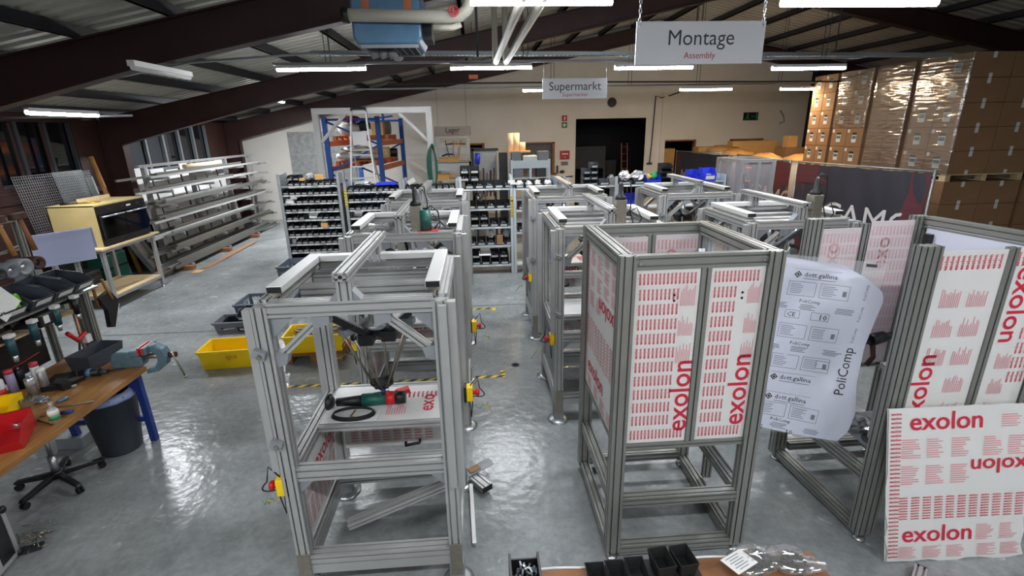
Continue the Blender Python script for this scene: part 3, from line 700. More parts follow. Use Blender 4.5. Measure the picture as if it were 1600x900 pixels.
for i, f in enumerate(FR):
    if i in (0, 1): side_panel(f, i)
    if i in (3, 4): MB().box(-.012, -.004, .05, D-.05, .2, .92).obj('side_panel', 'cast_grey', f)
    p = film_panel('rear_panel', f, (.05, D-.05, .47), (W-.1, 0, 0), (0, 0, .45), lay_side, seed=i+5)
    h = MB().tube([(.55, D-.055, .50), (.55, D-.09, .49), (.67, D-.09, .51), (.67, D-.055, .52)], .012, 8).obj('handle', 'black', f)
    MB().box(.05, .45, .45, D-.04, 1.027, 1.033).obj('table_plate', 'white', f)
    film_panel('table_sheet', f, (.45, .45, 1.027), (W-.5, 0, 0), (0, D-.5, 0), lay_stripes, seed=i+9)
def control_box(f, x, y):
    c = MB().box(x-.05, x+.05, y-.06, y+.06, 2.085, 2.34).obj('control_box', 'steel', f, bev=.004)
    MB().lathe([(.055, 0), (.05, .03), (.026, .05), (.024, .14), (.012, .17)], (x, y, 2.34), 14).obj('plug', 'black', c)
    MB().tube([(x, y, 2.51), (x+.03, y, 2.54), (x+.09, y, 2.51), (x+.11, y, 2.36), (x+.1, y, 2.22), (x+.14, y, 2.1), (x+.09, y+.02, 2.04)], .006, 6).obj('cable', 'black', c)
    MB().tube([(x+.06, y, 2.2), (x+.16, y-.02, 2.26), (x+.22, y, 2.15), (x+.15, y, 2.03), (x+.08, y, 2.06)], .006, 6).obj('cable', 'black', c)
    for z in (2.11, 2.19, 2.27): MB().box(x-.09, x-.045, y-.055, y-.045, z, z+.006).obj('cable_tie', 'black', c)
control_box(FR[1], .62, -.0 if False else .1); control_box(FR[3], .60, .08); control_box(FR[5], .64, .05)

# ================================================================== FILM-CLAD CELLS
def leveling_foot(t, x, y):
    f = MB().cyl((x, y, .02), (x, y, .07), .01, n=8).lathe([(.042, 0), (.04, .012), (.014, .024)], (x, y, 0), 16).obj('leveling_foot', 'zinc', t)
def lay_front(big_y, rows, wcols, top=True, big_x=.70):
    """upright film: columns of the small word read upwards, the big word upwards at one side"""
    def lay(b, O, U, W, w, h):
        b_w = text_geo('exolon', 3)[2]
        n = int((w-.03)/.0245)
        for k, z in enumerate((h-.10, .025)):
            for i in range(n): b.text('exolon', O+U*(.035+i*.0245)+W*z, W, -U, .026, 0, 0)
        z = h-.20
        while z > .13:
            for i in range(wcols): b.text('exolon', O+U*(.04+i*.0262)+W*z, W, -U, .026, 0, 0)
            z -= .098
        b.text('exolon', O+U*(w*big_x+.11)+W*(h*big_y), W, -U, .19, 0, 3)
        for zz in (.80, .635, .48):
            small_block(b, O+U*(w*.72)+W*(h*zz), W, -U, h*.115, -w*.24, 9, 1, int(zz*100))
        for zz in (.86, .83): b.lathe([(.004, 0), (.008, 0)], O+U*(w*.62)+W*(h*zz), 8, 1, axis=U.cross(W))
    return lay
def lay_left(b, O, U, W, w, h):
    exo_words(b, O+U*.04+W*.36, U, W, int((w-.05)/.088), 10, .087, .026, .022)
    b.text('exolon', O+U*(w*.12)+W*.15, U, W, .175, 0, 3)
    b.text('exolon', O+U*(w*.98)+W*.86, -U, -W, .175, 0, 3)
    for i in range(4): small_block(b, O+U*(.12+i*.2)+W*.02, U, W, .15, .10, 6, 1, i)
    for j in range(3):
        for i in range(4): small_block(b, O+U*(.12+i*.2)+W*(.72+j*.16 if i < 2 else .9+j*.11), U, W, .15, .09 if i >= 2 else .12, 7, 1, i+7*j)
    for i in range(44): b.text('exolon', O+U*.005+W*(.02+i*.0265), U, W, .02, 0, 0)
def lay_back(b, O, U, W, w, h):
    for z in [h-.12-.1*i for i in range(int(h/.1)-1)]:
        for i in range(int(w/.03)): b.text('exolon', O+U*(.03+i*.03)+W*z, W, -U, .028, 0, 0)
    b.text('exo', O+U*(w*.5)+W*(h*.68), W, -U, .18, 0, 2)
t = thing('film_clad_cell', 'tall aluminium cell with white red-printed film on its panels, beside the leaning grey-lilac sheet', 'machine enclosure', (.872, 2.82, 0))
W, D, H = .915, .985, 2.275
CELL_MID = .492
for x, y in ((0, 0), (W, 0), (0, D), (W, D)):
    MB().ext((x, y, .07), (x, y, H), .10, .085).obj('post', 'alu_grey', t); leveling_foot(t, x, y)
for y in (0, D):
    MB().ext((.05, y, H-.045), (W-.05, y, H-.045), .045, .09).obj('top_beam', 'alu_grey', t)
    MB().ext((.05, y, .945), (W-.05, y, .945), .045, .045).obj('panel_beam', 'alu_grey', t)
    MB().ext((CELL_MID, y, .965), (CELL_MID, y, H-.09), .06, .045).obj('mullion', 'alu_grey', t)
for x in (0, W):
    MB().ext((x, .045, H-.045), (x, D-.045, H-.045), .09, .09).obj('top_beam', 'alu_grey', t)
    MB().ext((x, .045, .945), (x, D-.045, .945), .045, .045).obj('panel_beam', 'alu_grey', t)
    for z in (.085, .50): MB().ext((x, .045, z), (x, D-.045, z), .08, .075).obj('base_beam', 'alu_grey', t)
for z in (.085, .50): MB().ext((.05, 0, z), (W-.05, 0, z), .08, .075).obj('base_beam', 'alu_grey', t)
MB().ext((.05, D, .12), (W-.05, D, .12), .08, .075).obj('base_beam', 'alu_grey', t)
MB().ext((1.03-.05, .62, .14), (1.03-.05, .62, .95), .07, .045).obj('hanging_profile', 'alu_grey', t)
z0, z1 = .972, H-.088
film_panel('film_panel', t, (.055, -.012, z0), (CELL_MID-.09, 0, 0), (0, 0, z1-z0), lay_front(.06, 12, 10, big_x=.72), seed=1)
film_panel('film_panel', t, (CELL_MID+.03, -.012, z0), (W-.05-CELL_MID-.03, 0, 0), (0, 0, z1-z0), lay_front(.08, 12, 6, big_x=.62), seed=2)
film_panel('film_panel', t, (-.02, D-.04, z0), (0, -(D-.085), 0), (0, 0, z1-z0), lay_left, seed=3)
film_panel('film_panel', t, (.055, D-.03, z0), (CELL_MID-.09, 0, 0), (0, 0, z1-z0-.01), lay_back, 'film_back', print_m=('print_pink', 'print_faint'))
film_panel('film_panel', t, (CELL_MID+.03, D-.03, z0), (W-.08-CELL_MID, 0, 0), (0, 0, z1-z0), lay_back, 'film_back', print_m=('print_pink', 'print_faint'))
p = MB().slab((W-.012, .05, z0), (0, D-.1, 0), (0, 0, z1-z0-.02), .004).obj('clear_panel', 'clear_sheet', t)
MB().slab((W-.022, D-.62, z0), (0, .52, 0), (0, 0, 1.02), .002).obj('loose_film', 'film_lilac', p)
MB().tube([(W-.05, D-.1, 2.08), (W-.05, D-.14, 1.95)], .03, 8).obj('film_roll', 'film_lilac', p)
for x in (.075, W-.075): MB().lathe([(.011, 0), (.008, .006)], (x, -.023, H-.05), 10, axis=(0,-1,0)).obj('bolt', 'zinc', t)

# second cell, open on the side towards the first
t = thing('film_clad_cell', 'open aluminium cell cut by the frame, big white printed panels on its front', 'machine enclosure', (2.775, 2.82, 0))
W, D, H = .97, .985, 2.27
for x, y in ((0, 0), (W+.01, 0), (-.07, D), (W-.14, D)):
    MB().ext((x, y, .07), (x, y, H), .13 if y == 0 else .115, .085).obj('post', 'alu_grey', t); leveling_foot(t, x, y)
M1 = .567
MB().ext((.065, 0, .945), (W-.05, 0, .945), .045, .045).obj('panel_beam', 'alu_grey', t)
MB().ext((M1, 0, .965), (M1, 0, H-.03), .06, .045).obj('mullion', 'alu_grey', t)
MB().ext((-.01, D, .945), (W-.19, D, .945), .045, .045).obj('panel_beam', 'alu_grey', t)
MB().ext((.36, D, .965), (.36, D, H-.05), .075, .045).obj('mullion', 'alu_grey', t)
MB().ext((.02, D, .14), (W-.19, D, .14), .08, .075).obj('base_beam', 'alu_grey', t)
MB().ext((W-.1, D-.04, H-.045), (W+.01, .05, H-.045), .08, .09).obj('top_beam', 'alu_grey', t)
for z in (.085, .53): MB().ext((-.0, .045, z), (-.06, D-.045, z), .08, .075).obj('base_beam', 'alu_grey', t)
for z in (.14, .53): MB().ext((W, .045, z), (W-.12, D-.045, z), .08, .075).obj('base_beam', 'alu_grey', t)
def lay_b1(b, O, U, W, w, h):
    n = int(w/.036)
    for i in range(n): b.text('exolon', O+U*(.035+i*.036)+W*(h-.125), W, -U, .034, 0, 0)
    for j in range(6):
        for i in ((0, 1) if j < 3 else (1,)): small_block(b, O+U*(w*(.18+i*.4))+W*(h*(.70-.165*j)), W, -U, h*.11, -w*.30, 10, 1, i*7+j)
    b.text('exolon', O+U*(w*.34)+W*(h*.02), W, -U, .19, 0, 3)
def lay_b2(b, O, U, W, w, h):
    n = int(w/.036)
    for i in range(n): b.text('exolon', O+U*(.02+i*.036)+W*(h-.125), W, -U, .034, 0, 0)
    b.text('exolon', O+U*(w*.12)+W*(h*.90), -W, U, .19, 0, 3)
    for j in range(4):
        small_block(b, O+U*(w*.2)+W*(h*(.33-.15*j)), W, -U, h*.1, -w*.34, 10, 1, j)
        for i in range(5): b.text('exolon', O+U*(w*.6+i*.033)+W*(h*(.50-.085*j)), W, -U, .03, 0, 0)
film_panel('film_panel', t, (.07, -.012, z0), (M1-.105, 0, 0), (0, 0, H-.04-z0), lay_b1)
film_panel('film_panel', t, (M1+.035, -.012, z0), (W-.05-M1-.03, 0, 0), (0, 0, H-.03-z0), lay_b2)
film_panel('film_panel', t, (-.01, D-.03, z0), (.33, 0, 0), (0, 0, H-.08-z0), lay_back, 'film_back', print_m=('print_faint', 'print_faint'))
film_panel('film_panel', t, (.40, D-.03, z0), (.37, 0, 0), (0, 0, H-.03-z0), lay_back, 'film_back', print_m=('print_faint', 'print_faint'))
p = MB().slab((W-.13, D-.08, 1.0), (.1, -(D-.16), 0), (0, 0, 1.2), .004).obj('clear_panel', 'film_lilac', t)
for z in (1.35, 1.75, 2.05): MB().box(W-.17, W-.125, D-.15, D-.10, z, z+.09).obj('pad', 'black', p)
MB().ext((.40, D-.0, 1.33), (W-.19, D, 1.33), .045, .05).obj('inner_beam', 'alu_grey', t)
MB().ext((W-.24, D-.0, .95), (W-.24, D, 1.31), .045, .045).obj('inner_post', 'alu_grey', t)
t = thing('tool_stand', 'low aluminium stand inside the open cell, drill lying behind it', 'stand', (2.775, 2.82, 0))
MB().ext((.30, .44, 1.19), (.75, .44, 1.19), .085, .06).obj('top_bar', 'alu', t)
MB().ext((.36, .44, .54), (.36, .44, 1.16), .09, .045).obj('post', 'alu', t)
MB().box(.26, .95, .3, .85, .515, .54).obj('base_board', 'cast_grey', t)
MB().lathe([(.09, .54), (.085, .55), (.05, .555)], (.36, .44, 0), 18).obj('foot_plate', 'dark_grey', t)
t = thing('cordless_screwdriver', 'black power tool lying across the inside of the open cell', 'power tool', (3.16, 3.5, 1.32), .1)
MB().cyl((-.16, 0, 0), (-.03, 0, 0), .026, .034).cyl((-.03, 0, 0), (.09, 0, .02), .05, .046).obj('body', 'black', t)
MB().cyl((.09, 0, .02), (.26, 0, .03), .028, .03).obj('grip', 'dark_grey', t)
MB().tube([(-.0, 0, -.04), (.02, -.01, -.15), (-.03, -.01, -.22)], .02).obj('trigger_grip', 'rust', t)
t = thing('green_charger', 'small black tool with lime trim on the open cell base', 'tool', (3.27, 3.28, .54)); 
MB().box(-.06, .06, -.05, .05, 0, .1).obj('body', 'black', t, bev=.01); MB().box(-.065, -.02, -.055, -.05, .03, .08).obj('trim', 'lime', t)
t = thing('plastic_bag', 'clear plastic bag of parts crumpled on the open cell base', 'bag', (3.1, 3.45, .54)); MB().blob((0, 0, .06), (.14, .1, .06), n=14, jitter=.3, seed=4).obj('bag', 'bag_clear', t)
MB().blob((.0, .0, .05), (.09, .07, .04), n=10, jitter=.4, seed=5).obj('contents', 'mid_grey', t)

# clear sheet with loose printed film, leaning between the two cells
O = V((2.785, 3.2, .575)); U1 = V((-.495, .2, .024)).normalized(); W1 = V((.26, .2, 1.42)).normalized(); N1 = W1.cross(U1).normalized()
sw, sh = 1.02, 1.455
t = thing('polycarbonate_sheet', 'clear sheet under loose white film printed dott.gallina, leaning between the two cells', 'plastic sheet', tuple(O))
MB().slab((0,0,0), U1*sw, W1*sh, .005).obj('sheet', 'clear_sheet', t)
if N1.y > 0: N1 = -N1
for q in ((U1*.06+W1*(sh-.04), U1*.07), (U1*.08+W1*.03, U1*.08)):
    MB().slab(q[0]+N1*.004, q[1], W1*.022, .004).obj('grip_slot', 'dark_grey', t)
edge = [(.02, .02), (-.04, .12), (-.05, .27), (.0, .50), (.01, .8), (-.015, 1.02), (-.035, 1.18), (.0, 1.25), (.12, 1.33), (.26, 1.40), (.42, 1.445), (.9, 1.40)]
R_ = 34; C_ = 22; vs = []; fs = []
def film_x0(v):
    for (a, va), (c, vc) in zip(edge[:-1], edge[1:]):
        if va <= v <= vc: return a+(c-a)*(v-va)/(vc-va)
    return edge[-1][0]
def film_pt(u, v):
    bulge = .012+.022*math.sin(u*5+v*3)**2+.05*max(0, .15-u)*max(0, v-.6)+.03*math.sin(v*4+.5)**2*math.exp(-((u-.15)/.12)**2)
    return U1*u+W1*v+N1*bulge
for j in range(R_+1):
    v = .02+1.43*j/R_; x0 = film_x0(v)
    for i in range(C_+1): vs.append(film_pt(x0+(.97-x0)*i/C_, v))
for j in range(R_):
    for i in range(C_): a = j*(C_+1)+i; fs.append((a, a+1, a+C_+2, a+C_+1))
fl = MB().add(vs, fs, 0, True).obj('loose_film', 'film_lilac', t, normals=False)
b = MB()
def fp(u, v): return film_pt(u, v)+N1*.004
def ftext(word, u, v, size, mi=0, up=False, res=1):
    """text following the film: u from the far edge of the sheet, reading towards the near edge"""
    vs_, fs_, wd = text_geo(word, res)
    pts = [fp(u-q[0]*size, v+q[1]*size) if not up else fp(u+q[1]*size, v+q[0]*size) for q in vs_]
    b.add(pts, fs_, mi)
def fline(u, v, L, h=.004, mi=1): b.add([fp(u, v), fp(u-L, v), fp(u-L, v+h), fp(u, v+h)], [(0,1,2,3)], mi)
def fbox(u, v, w_, h_, mi=1):
    for a in ((u, v, w_), (u, v+h_, w_)): fline(*a, .003, mi)
    for uu in (u, u-w_): b.add([fp(uu, v), fp(uu-.003, v), fp(uu-.003, v+h_), fp(uu, v+h_)], [(0,1,2,3)], mi)
def logo(u, v, s):
    for k, mi in ((1, 0), (.62, 2), (.42, 0)): b.add([fp(u-s, v+s-s*k)+N1*.0012*(1-k), fp(u-s+s*k, v+s)+N1*.0012*(1-k), fp(u-s, v+s+s*k)+N1*.0012*(1-k), fp(u-s-s*k, v+s)+N1*.0012*(1-k)], [(0,1,2,3)], mi)
rd = random.Random(3)
def band(v):
    logo(.60, v+.0, .028); ftext('dott.gallina', .53, v+.015, .052); fline(.53, v-.004, .22, .004)
    fline(.60, v+.07, .32, .002)
def blocks(v, with_dev=True):
    for u in (.62, .40):
        fbox(u, v, .19, .11)
        for i in range(6): fline(u-.015, v+.02+i*.014, .10*rd.uniform(.7, 1), .004)
    b.add([fp(.25, v+.03), fp(.225, v+.03), fp(.225, v+.07), fp(.25, v+.07)], [(0,1,2,3)], 1)
    b.add([fp(.78, v+.02), fp(.70, v+.0), fp(.69, v+.05), fp(.76, v+.08)], [(0,1,2,3)], 0)
def tiny(v):
    ftext('PoliComp', .52, v, .036)
    for u in (.72, .52, .28):
        for i in range(4): fline(u-rd.uniform(0, .02), v-.02-i*.012, .12*rd.uniform(.7, 1), .005, 1)
for v in (1.28,): band(v)
blocks(1.14); tiny(1.09); fbox(.60, .96, .1, .06); fbox(.42, .96, .12, .06); ftext('CE', .585, .972, .05); ftext('10', .37, .968, .062)
blocks(.80); tiny(.75); blocks(.55); fbox(.30, .58, .09, .06, 0); band(.44); band(.27); blocks(.14); tiny(.10)
ftext('CE', .62, .012, .05); ftext('10', .40, .01, .055)
ftext('PoliComp', .075, .40, .095, 0, True, 2)
for i in range(3): ftext('PoliComp', .09, .82+i*.17, .03, 1, True)
b.obj('film_print', ['print_black', 'print_grey', 'film_white'], fl, normals=False)

# printed sheet leaning on the front of the open cell
O = V((2.80, 2.60, .002)); U2 = V((1.0, -.03, .005)); W2 = V((-.12, .135, 1.17))
t = thing('plastic_sheet', 'large white printed sheet standing on the floor against the open cell front', 'plastic sheet', tuple(O))
p = MB().slab((0,0,0), U2, W2, -.006).obj('sheet', 'film_white', t)
n2 = U2.normalized().cross(W2.normalized()); Ud, Wd = U2.normalized(), W2.normalized()
vs = []; fs = []
rr = random.Random(5)
for j in range(13):
    for i in range(11):
        u = i/10; v = j/12; e = 1 if i in (0, 10) or j in (0, 12) else 0
        vs.append(U2*(u+(rr.uniform(-.012, .015) if e else 0))+W2*(v+(rr.uniform(-.01, .012) if e else 0))+n2*(.008+rr.uniform(0, .003)))
for j in range(12):
    for i in range(10): a = j*11+i; fs.append((a, a+1, a+12, a+11))
MB().add(vs, fs, 0, True).obj('loose_film', 'film_white', t, normals=False)
b = MB(); Q = n2*.0145
for i in range(36): b.text('exolon', Q+Ud*.012+Wd*(.04+i*.0315), Ud, Wd, .026, 0, 0)
for j in range(9): exo_words(b, Q+Ud*.085+Wd*(.345+j*.0205), Ud, Wd, 11, 1, .0835, .02, .0215)
b.text('exolon', Q+Ud*.11+Wd*.165, Ud, Wd, .185, 0, 3); b.text('exolon', Q+Ud*.14+Wd*1.03, Ud, Wd, .185, 0, 3)
vs_, fs_, wd_ = text_geo('xolon', 3); b.add([Q+Ud*(.585+(wd_-q[0])*(.40/wd_))+Wd*(.79-q[1]*.16) for q in vs_], fs_, 0)
for i in range(5):
    for j, v in enumerate((.03, .62, .82)):
        if (j == 1 and i > 2): continue
        small_block(b, Q+Ud*(.09+i*.175+(.05 if i > 2 else 0))+Wd*v, Ud, Wd, .14, .10 if j == 0 else .15, 9, 1, i*5+j)
for i in (3, 4): small_block(b, Q+Ud*(.14+i*.17)+Wd*.16, Ud, Wd, .14, .13, 9, 1, i+40); small_block(b, Q+Ud*(.27+i*.17)+Wd*1.03, Ud, Wd, .14, .1, 6, 1, i+50)
b.obj('film_print', ['print_red', 'print_pink'], p, normals=False)

# ------------------------------------------------------------------ floor marks
def hazard(x0, x1, y, hook, label):
    t = thing('hazard_tape', label, 'floor tape', (x0, y, 0))
    b = MB(); L = x1-x0; b.box(0, L, -.03, .03, 0.0005, .003)
    if hook: b.box(L-.06, L, .03, .16, .0005, .003) if hook == 1 else b.box(L-.07, L-.01, -.11, -.03, .0005, .003)
    b.obj('tape', 'tape_yellow', t); b = MB(); x = .02
    while x < L-.1:
        b.prism([(x, -.03), (x+.08, -.03), (x+.14, .03), (x+.06, .03)], (0,0,.003), (1,0,0), (0,1,0), (0,0,.0008)); x += .16
    if hook == 1: b.prism([(L-.06, .05), (L, .09), (L, .13), (L-.06, .1)], (0,0,.003), (1,0,0), (0,1,0), (0,0,.0008))
    b.obj('stripes', 'black', t)
hazard(-2.45, .26, 5.70, 1, 'yellow-black floor tape ending in a short hook beside the ring in the aisle'); hazard(-.95, .24, 8.25, 2, 'yellow-black floor tape farther up the aisle toward the bin racks')
tag(MB().lathe([(.028, 0), (.05, 0), (.05, .01), (.028, .01), (.028, 0)], (.41, 6.0, 0), 20).obj('floor_ring', 'dark_grey'), 'small dark ring lying on the aisle floor', 'ring')
struct(MB().box(-8.5, -1.5, 7.72, 7.74, .0003, .0012).box(-.2, 12, 8.4, 8.42, .0003, .0012).obj('floor_joint', 'dark_grey'))
# loose things on the front robot frame (frame origin at -1.295, 2.84)
t = thing('electric_tool', 'dark green power tool with red collar lying on the front robot frame table', 'power tool', (-.95, 3.38, 1.033), -.06)
MB().cyl((.02, 0, .045), (.2, .02, .05), .05, .047, 18).obj('body', 'tool_green', t); MB().cyl((.2, .02, .05), (.265, .025, .05), .052, .05, 18).obj('collar', 'red', t)
MB().cyl((.265, .025, .05), (.34, .03, .05), .05, .046, 18).obj('end_cap', 'black', t)
MB().cyl((-.17, -.01, .04), (.02, 0, .045), .03, .042, 14).lathe([(.06, 0), (.065, .02), (.03, .05)], (-.24, -.01, .04), 14, axis=(1,0,0)).obj('gear_head', 'black', t)
MB().box(-.22, .0, -.03, .12, -.03, -.02).obj('guard', 'black', t)
t = thing('cable_coil', 'coil of thin black cable lying beside the dark green power tool', 'cable', (-.97, 3.245, 1.033))
b = MB()
for k in range(4): b.tube([(.155*(1-.03*k)*math.cos(a), .085*(1-.04*k)*math.sin(a), .008+.007*k) for a in [2*PI*i/30 for i in range(30)]], .0045, 5, closed=True)
b.obj('coil', 'black', t); MB().tube([(0,.02,.02), (.02,-.01,.05), (-.01,-.04,.02), (.02, -.06, .02)], .008, 5).obj('plug', 'brass', t)
t = thing('red_tool_rest', 'red and black plastic wedge beside the robot gripper', 'tool', (-.66, 3.56, 1.033), .25); MB().prism([(-.07, 0), (.06, 0), (.05, .03), (-.04, .02)], (0, -.03, 0), (1,0,0), (0,0,1), (0,.06,0)).obj('body', 'red', t); MB().box(-.3, -.1, -.05, .03, 0, .02).obj('holder', 'black', t)
def loose(label, p0, p1, wd, h, m='alu', name='aluminium_profile', caps=False):
    p0, p1 = V(p0), V(p1); t = thing(name, label, 'profile', tuple(p0))
    MB().ext((0,0,0), p1-p0, wd, h).obj('bar', m, t)
    if caps: d = (p1-p0).normalized(); MB().bar(p1-p0, p1-p0+d*.008, wd, h).obj('end_cap', 'black', t)
    return t
loose('loose aluminium profile propped slantwise inside the front robot frame base', (-1.0, 2.90, .375), (-.30, 3.05, .55), .08, .045)
loose('loose double profile lying across the front robot frame base', (-1.18, 3.40, .370), (-.30, 3.43, .370), .09, .045)
loose('short dark profile piece leaning on the front robot frame base', (-.42, 3.60, .36), (-.28, 3.46, .42), .09, .04, 'alu_grey')
loose('short profile offcut with black end lying on a front robot frame foot', (-.14, 3.72, .06), (-.02, 3.56, .06), .1, .05, caps=True)
t = thing('cardboard_offcut', 'small grey and brown board lying at the rear foot of the front frame', 'board', (-.13, 3.76, .11), .5); MB().obox((.05, 0, 0), (.26, .1, .006), (0, -.1, 0)).obj('board', 'cast_grey', t); MB().obox((.0, 0, .006), (.1, .07, .004), (0, -.1, 0)).obj('patch', 'cardboard', t)
loose('thin aluminium bar standing behind a post of the front robot frame', (-.13, 3.0, .02), (-.16, 3.62, .06), .03, .02, 'alu_bright')
# items on top of the second robot frame (origin -1.275, 4.72)
for k, (x, y, r, lb) in enumerate(((-.90, 4.78, (.16, .10, .05), 'crumpled clear plastic bag on the second robot frame beside its control box'), (-.42, 4.82, (.13, .08, .04), 'clear bag with white parts on the second robot frame near the tool battery'))):
    t = thing('plastic_bag', lb, 'bag', (x, y, 2.09)); MB().blob((0,0,r[2]), r, n=16, jitter=.3, seed=k+11).obj('bag', 'bag_clear', t); MB().blob((0,0,r[2]*.8), (r[0]*.7, r[1]*.7, r[2]*.6), n=10, jitter=.4, seed=k+21).obj('contents', 'silver', t)
t = thing('tool_battery', 'black tool battery case on the second robot frame', 'battery', (-.40, 5.12, 2.06), .3); MB().box(-.12, .12, -.06, .06, 0, .1).obj('case', 'black', t, bev=.02); MB().box(-.02, .1, -.063, -.06, .02, .08).obj('label_plate', 'mid_grey', t)
t = thing('electric_tool', 'dark green tool with red base standing on the second robot frame', 'power tool', (-.50, 4.67, 2.085)); MB().cyl((0,0,.03), (0,0,.22), .055, .05, 14).obj('body', 'tool_green', t); MB().box(-.08, .12, -.07, .05, 0, .03).obj('base', 'red', t, bev=.01)
b = MB().tube([(0,0,.22), (.06,-.02,.26), (.12,0,.2), (.13,.02,.1), (.18,-.03,.06), (.14,-.06,.12), (.08,-.05,.05)], .007, 6).obj('cable', 'black', t)
# packing table whose edge just shows at the bottom of the picture
t = thing('packing_table', 'wooden packing table holding black bins, cut by the frame bottom', 'table', (.9, 1.55, 0))
MB().box(-.70, .74, -.5, .37, .87, .9).obj('top', 'wood_brown', t, bev=.004)
b = MB(); vs = [(-.70+1.1*i/20, .372+.006*math.sin(i*.9), .902) for i in range(21)]; b.tube(vs, .006, 6); b.obj('edge_trim', 'white', t)
for x in (-.64, .68):
    for y in (-.44, .31): MB().ext((x, y, 0), (x, y, .87), .045, .045).obj('leg', 'alu_grey', t)
def open_bin(name, label, x, y, z, w_, d_, h_, m, group=None, rz=0, taper=.012):
    t = thing(name, label, 'bin', (x, y, z), rz, group); a, c = w_/2, d_/2; s = taper; b = MB(); k = .003
    o = [(-a+s, -c+s, 0), (a-s, -c+s, 0), (a-s, c-s, 0), (-a+s, c-s, 0), (-a, -c, h_), (a, -c, h_), (a, c, h_), (-a, c, h_)]
    i = [(-a+s+k, -c+s+k, k), (a-s-k, -c+s+k, k), (a-s-k, c-s-k, k), (-a+s+k, c-s-k, k), (-a+k*2, -c+k*2, h_), (a-k*2, -c+k*2, h_), (a-k*2, c-k*2, h_), (-a+k*2, c-k*2, h_)]
    b.add(o+i, [(3,2,1,0), (0,1,5,4), (1,2,6,5), (2,3,7,6), (3,0,4,7), (8,9,10,11), (8,12,13,9), (9,13,14,10), (10,14,15,11), (11,15,12,8), (4,5,13,12), (5,6,14,13), (6,7,15,14), (7,4,12,15)])
    b.obj('bin_body', m, t, bev=.003); return t
names = ['first', 'second', 'third', 'fourth', 'fifth']
for k, (x, y, z, rz) in enumerate(((.50, 1.83, .9, 0), (.60, 1.835, .9, 0), (.70, 1.845, .9, 0), (.825, 1.85, .93, .1), (.935, 1.855, .93, .12))):
    open_bin('storage_bin', 'small open black bin on the packing table, %s from the curved white edge trim' % names[k], x, y, z, .098, .13, .06 if k < 3 else .075, 'black_matte', 'black bins on the packing table', rz)
t = thing('bin_tray', 'flat black tray under the two end bins of the packing table', 'tray', (.88, 1.845, .9)); MB().box(-.13, .13, -.07, .07, 0, .03).obj('tray', 'black', t, bev=.005)
t = thing('connector_tray', 'black slotted tray filled with shiny screws', 'tray', (.155, 1.84, .9)); 
for x in (-.07, .07): MB().box(x-.006, x+.006, -.1, .1, 0, .10).obj('side_wall', 'black', t)
MB().box(-.07, .07, -.1, .1, 0, .01).obj('bottom', 'black', t); MB().box(-.07, .07, .08, .088, 0, .08).obj('back_wall', 'black', t)
b = MB(); rd = random.Random(2)
for i in range(70): b.obox((rd.uniform(-.058,.058), rd.uniform(-.09,.075), rd.uniform(.02,.065)), (.024, .008, .008), (rd.uniform(0,3), rd.uniform(0,3), rd.uniform(0,3)))
b.obj('screws', 'screws', t)['kind'] = 'stuff'
def parts_bag(x, y, z, rx, ry, rz_, label, seed, rot=0):
    t = thing('parts_bag', label, 'bag', (x, y, z), rot); b = MB(); rd = random.Random(seed)
    for i in range(60):
        a = rd.uniform(0, 2*PI); q = rd.random()**.5
        b.blob((rx*.75*q*math.cos(a), ry*.7*q*math.sin(a), rd.uniform(.012, rz_*1.3*(1-q*.6)+.014)), rd.uniform(.008, .016), n=6, jitter=.4, seed=i)
    b.obj('contents', 'parts_dark', t)['kind'] = 'stuff'
    MB().blob((0,0,rz_), (rx, ry, rz_), n=22, jitter=.1, seed=seed+3).obj('bag', 'bag_clear', t); return t
t = parts_bag(1.30, 1.86, .9, .14, .09, .035, 'clear bag of dark parts on the packing table, white slip lying over it', 31, .2)
parts_bag(1.47, 1.84, .9, .12, .09, .04, 'clear bag of dark parts at the end of the packing table', 37, -.3)
t = thing('delivery_slip', 'white printed delivery slip lying on a parts bag', 'paper', (1.20, 1.82, .975), .5); MB().obox((0,0,0), (.16, .1, .0015), (0, .12, 0)).obj('sheet', 'paper', t)
b = MB(); 
for i in range(6): b.obox((-.01, -.035+i*.014, .0035), (.1 if i % 2 else .07, .004, .0008), (0, .12, 0))
b.obj('print', 'print_grey', t)
t = thing('zip_bag', 'flat clear zip bag overhanging the packing table end', 'bag', (1.55, 1.83, .9), -.2); MB().blob((0,0,.018), (.10, .06, .018), n=14, jitter=.12, seed=9).obj('bag', 'bag_clear', t); MB().box(-.09, .09, -.01, .0, .03, .037).obj('zip', 'film_white', t)
loose('aluminium profile with black end cap on the floor, cut by the frame bottom', (2.45, 2.05, .03), (2.98, 2.50, .03), .07, .045, caps=True)

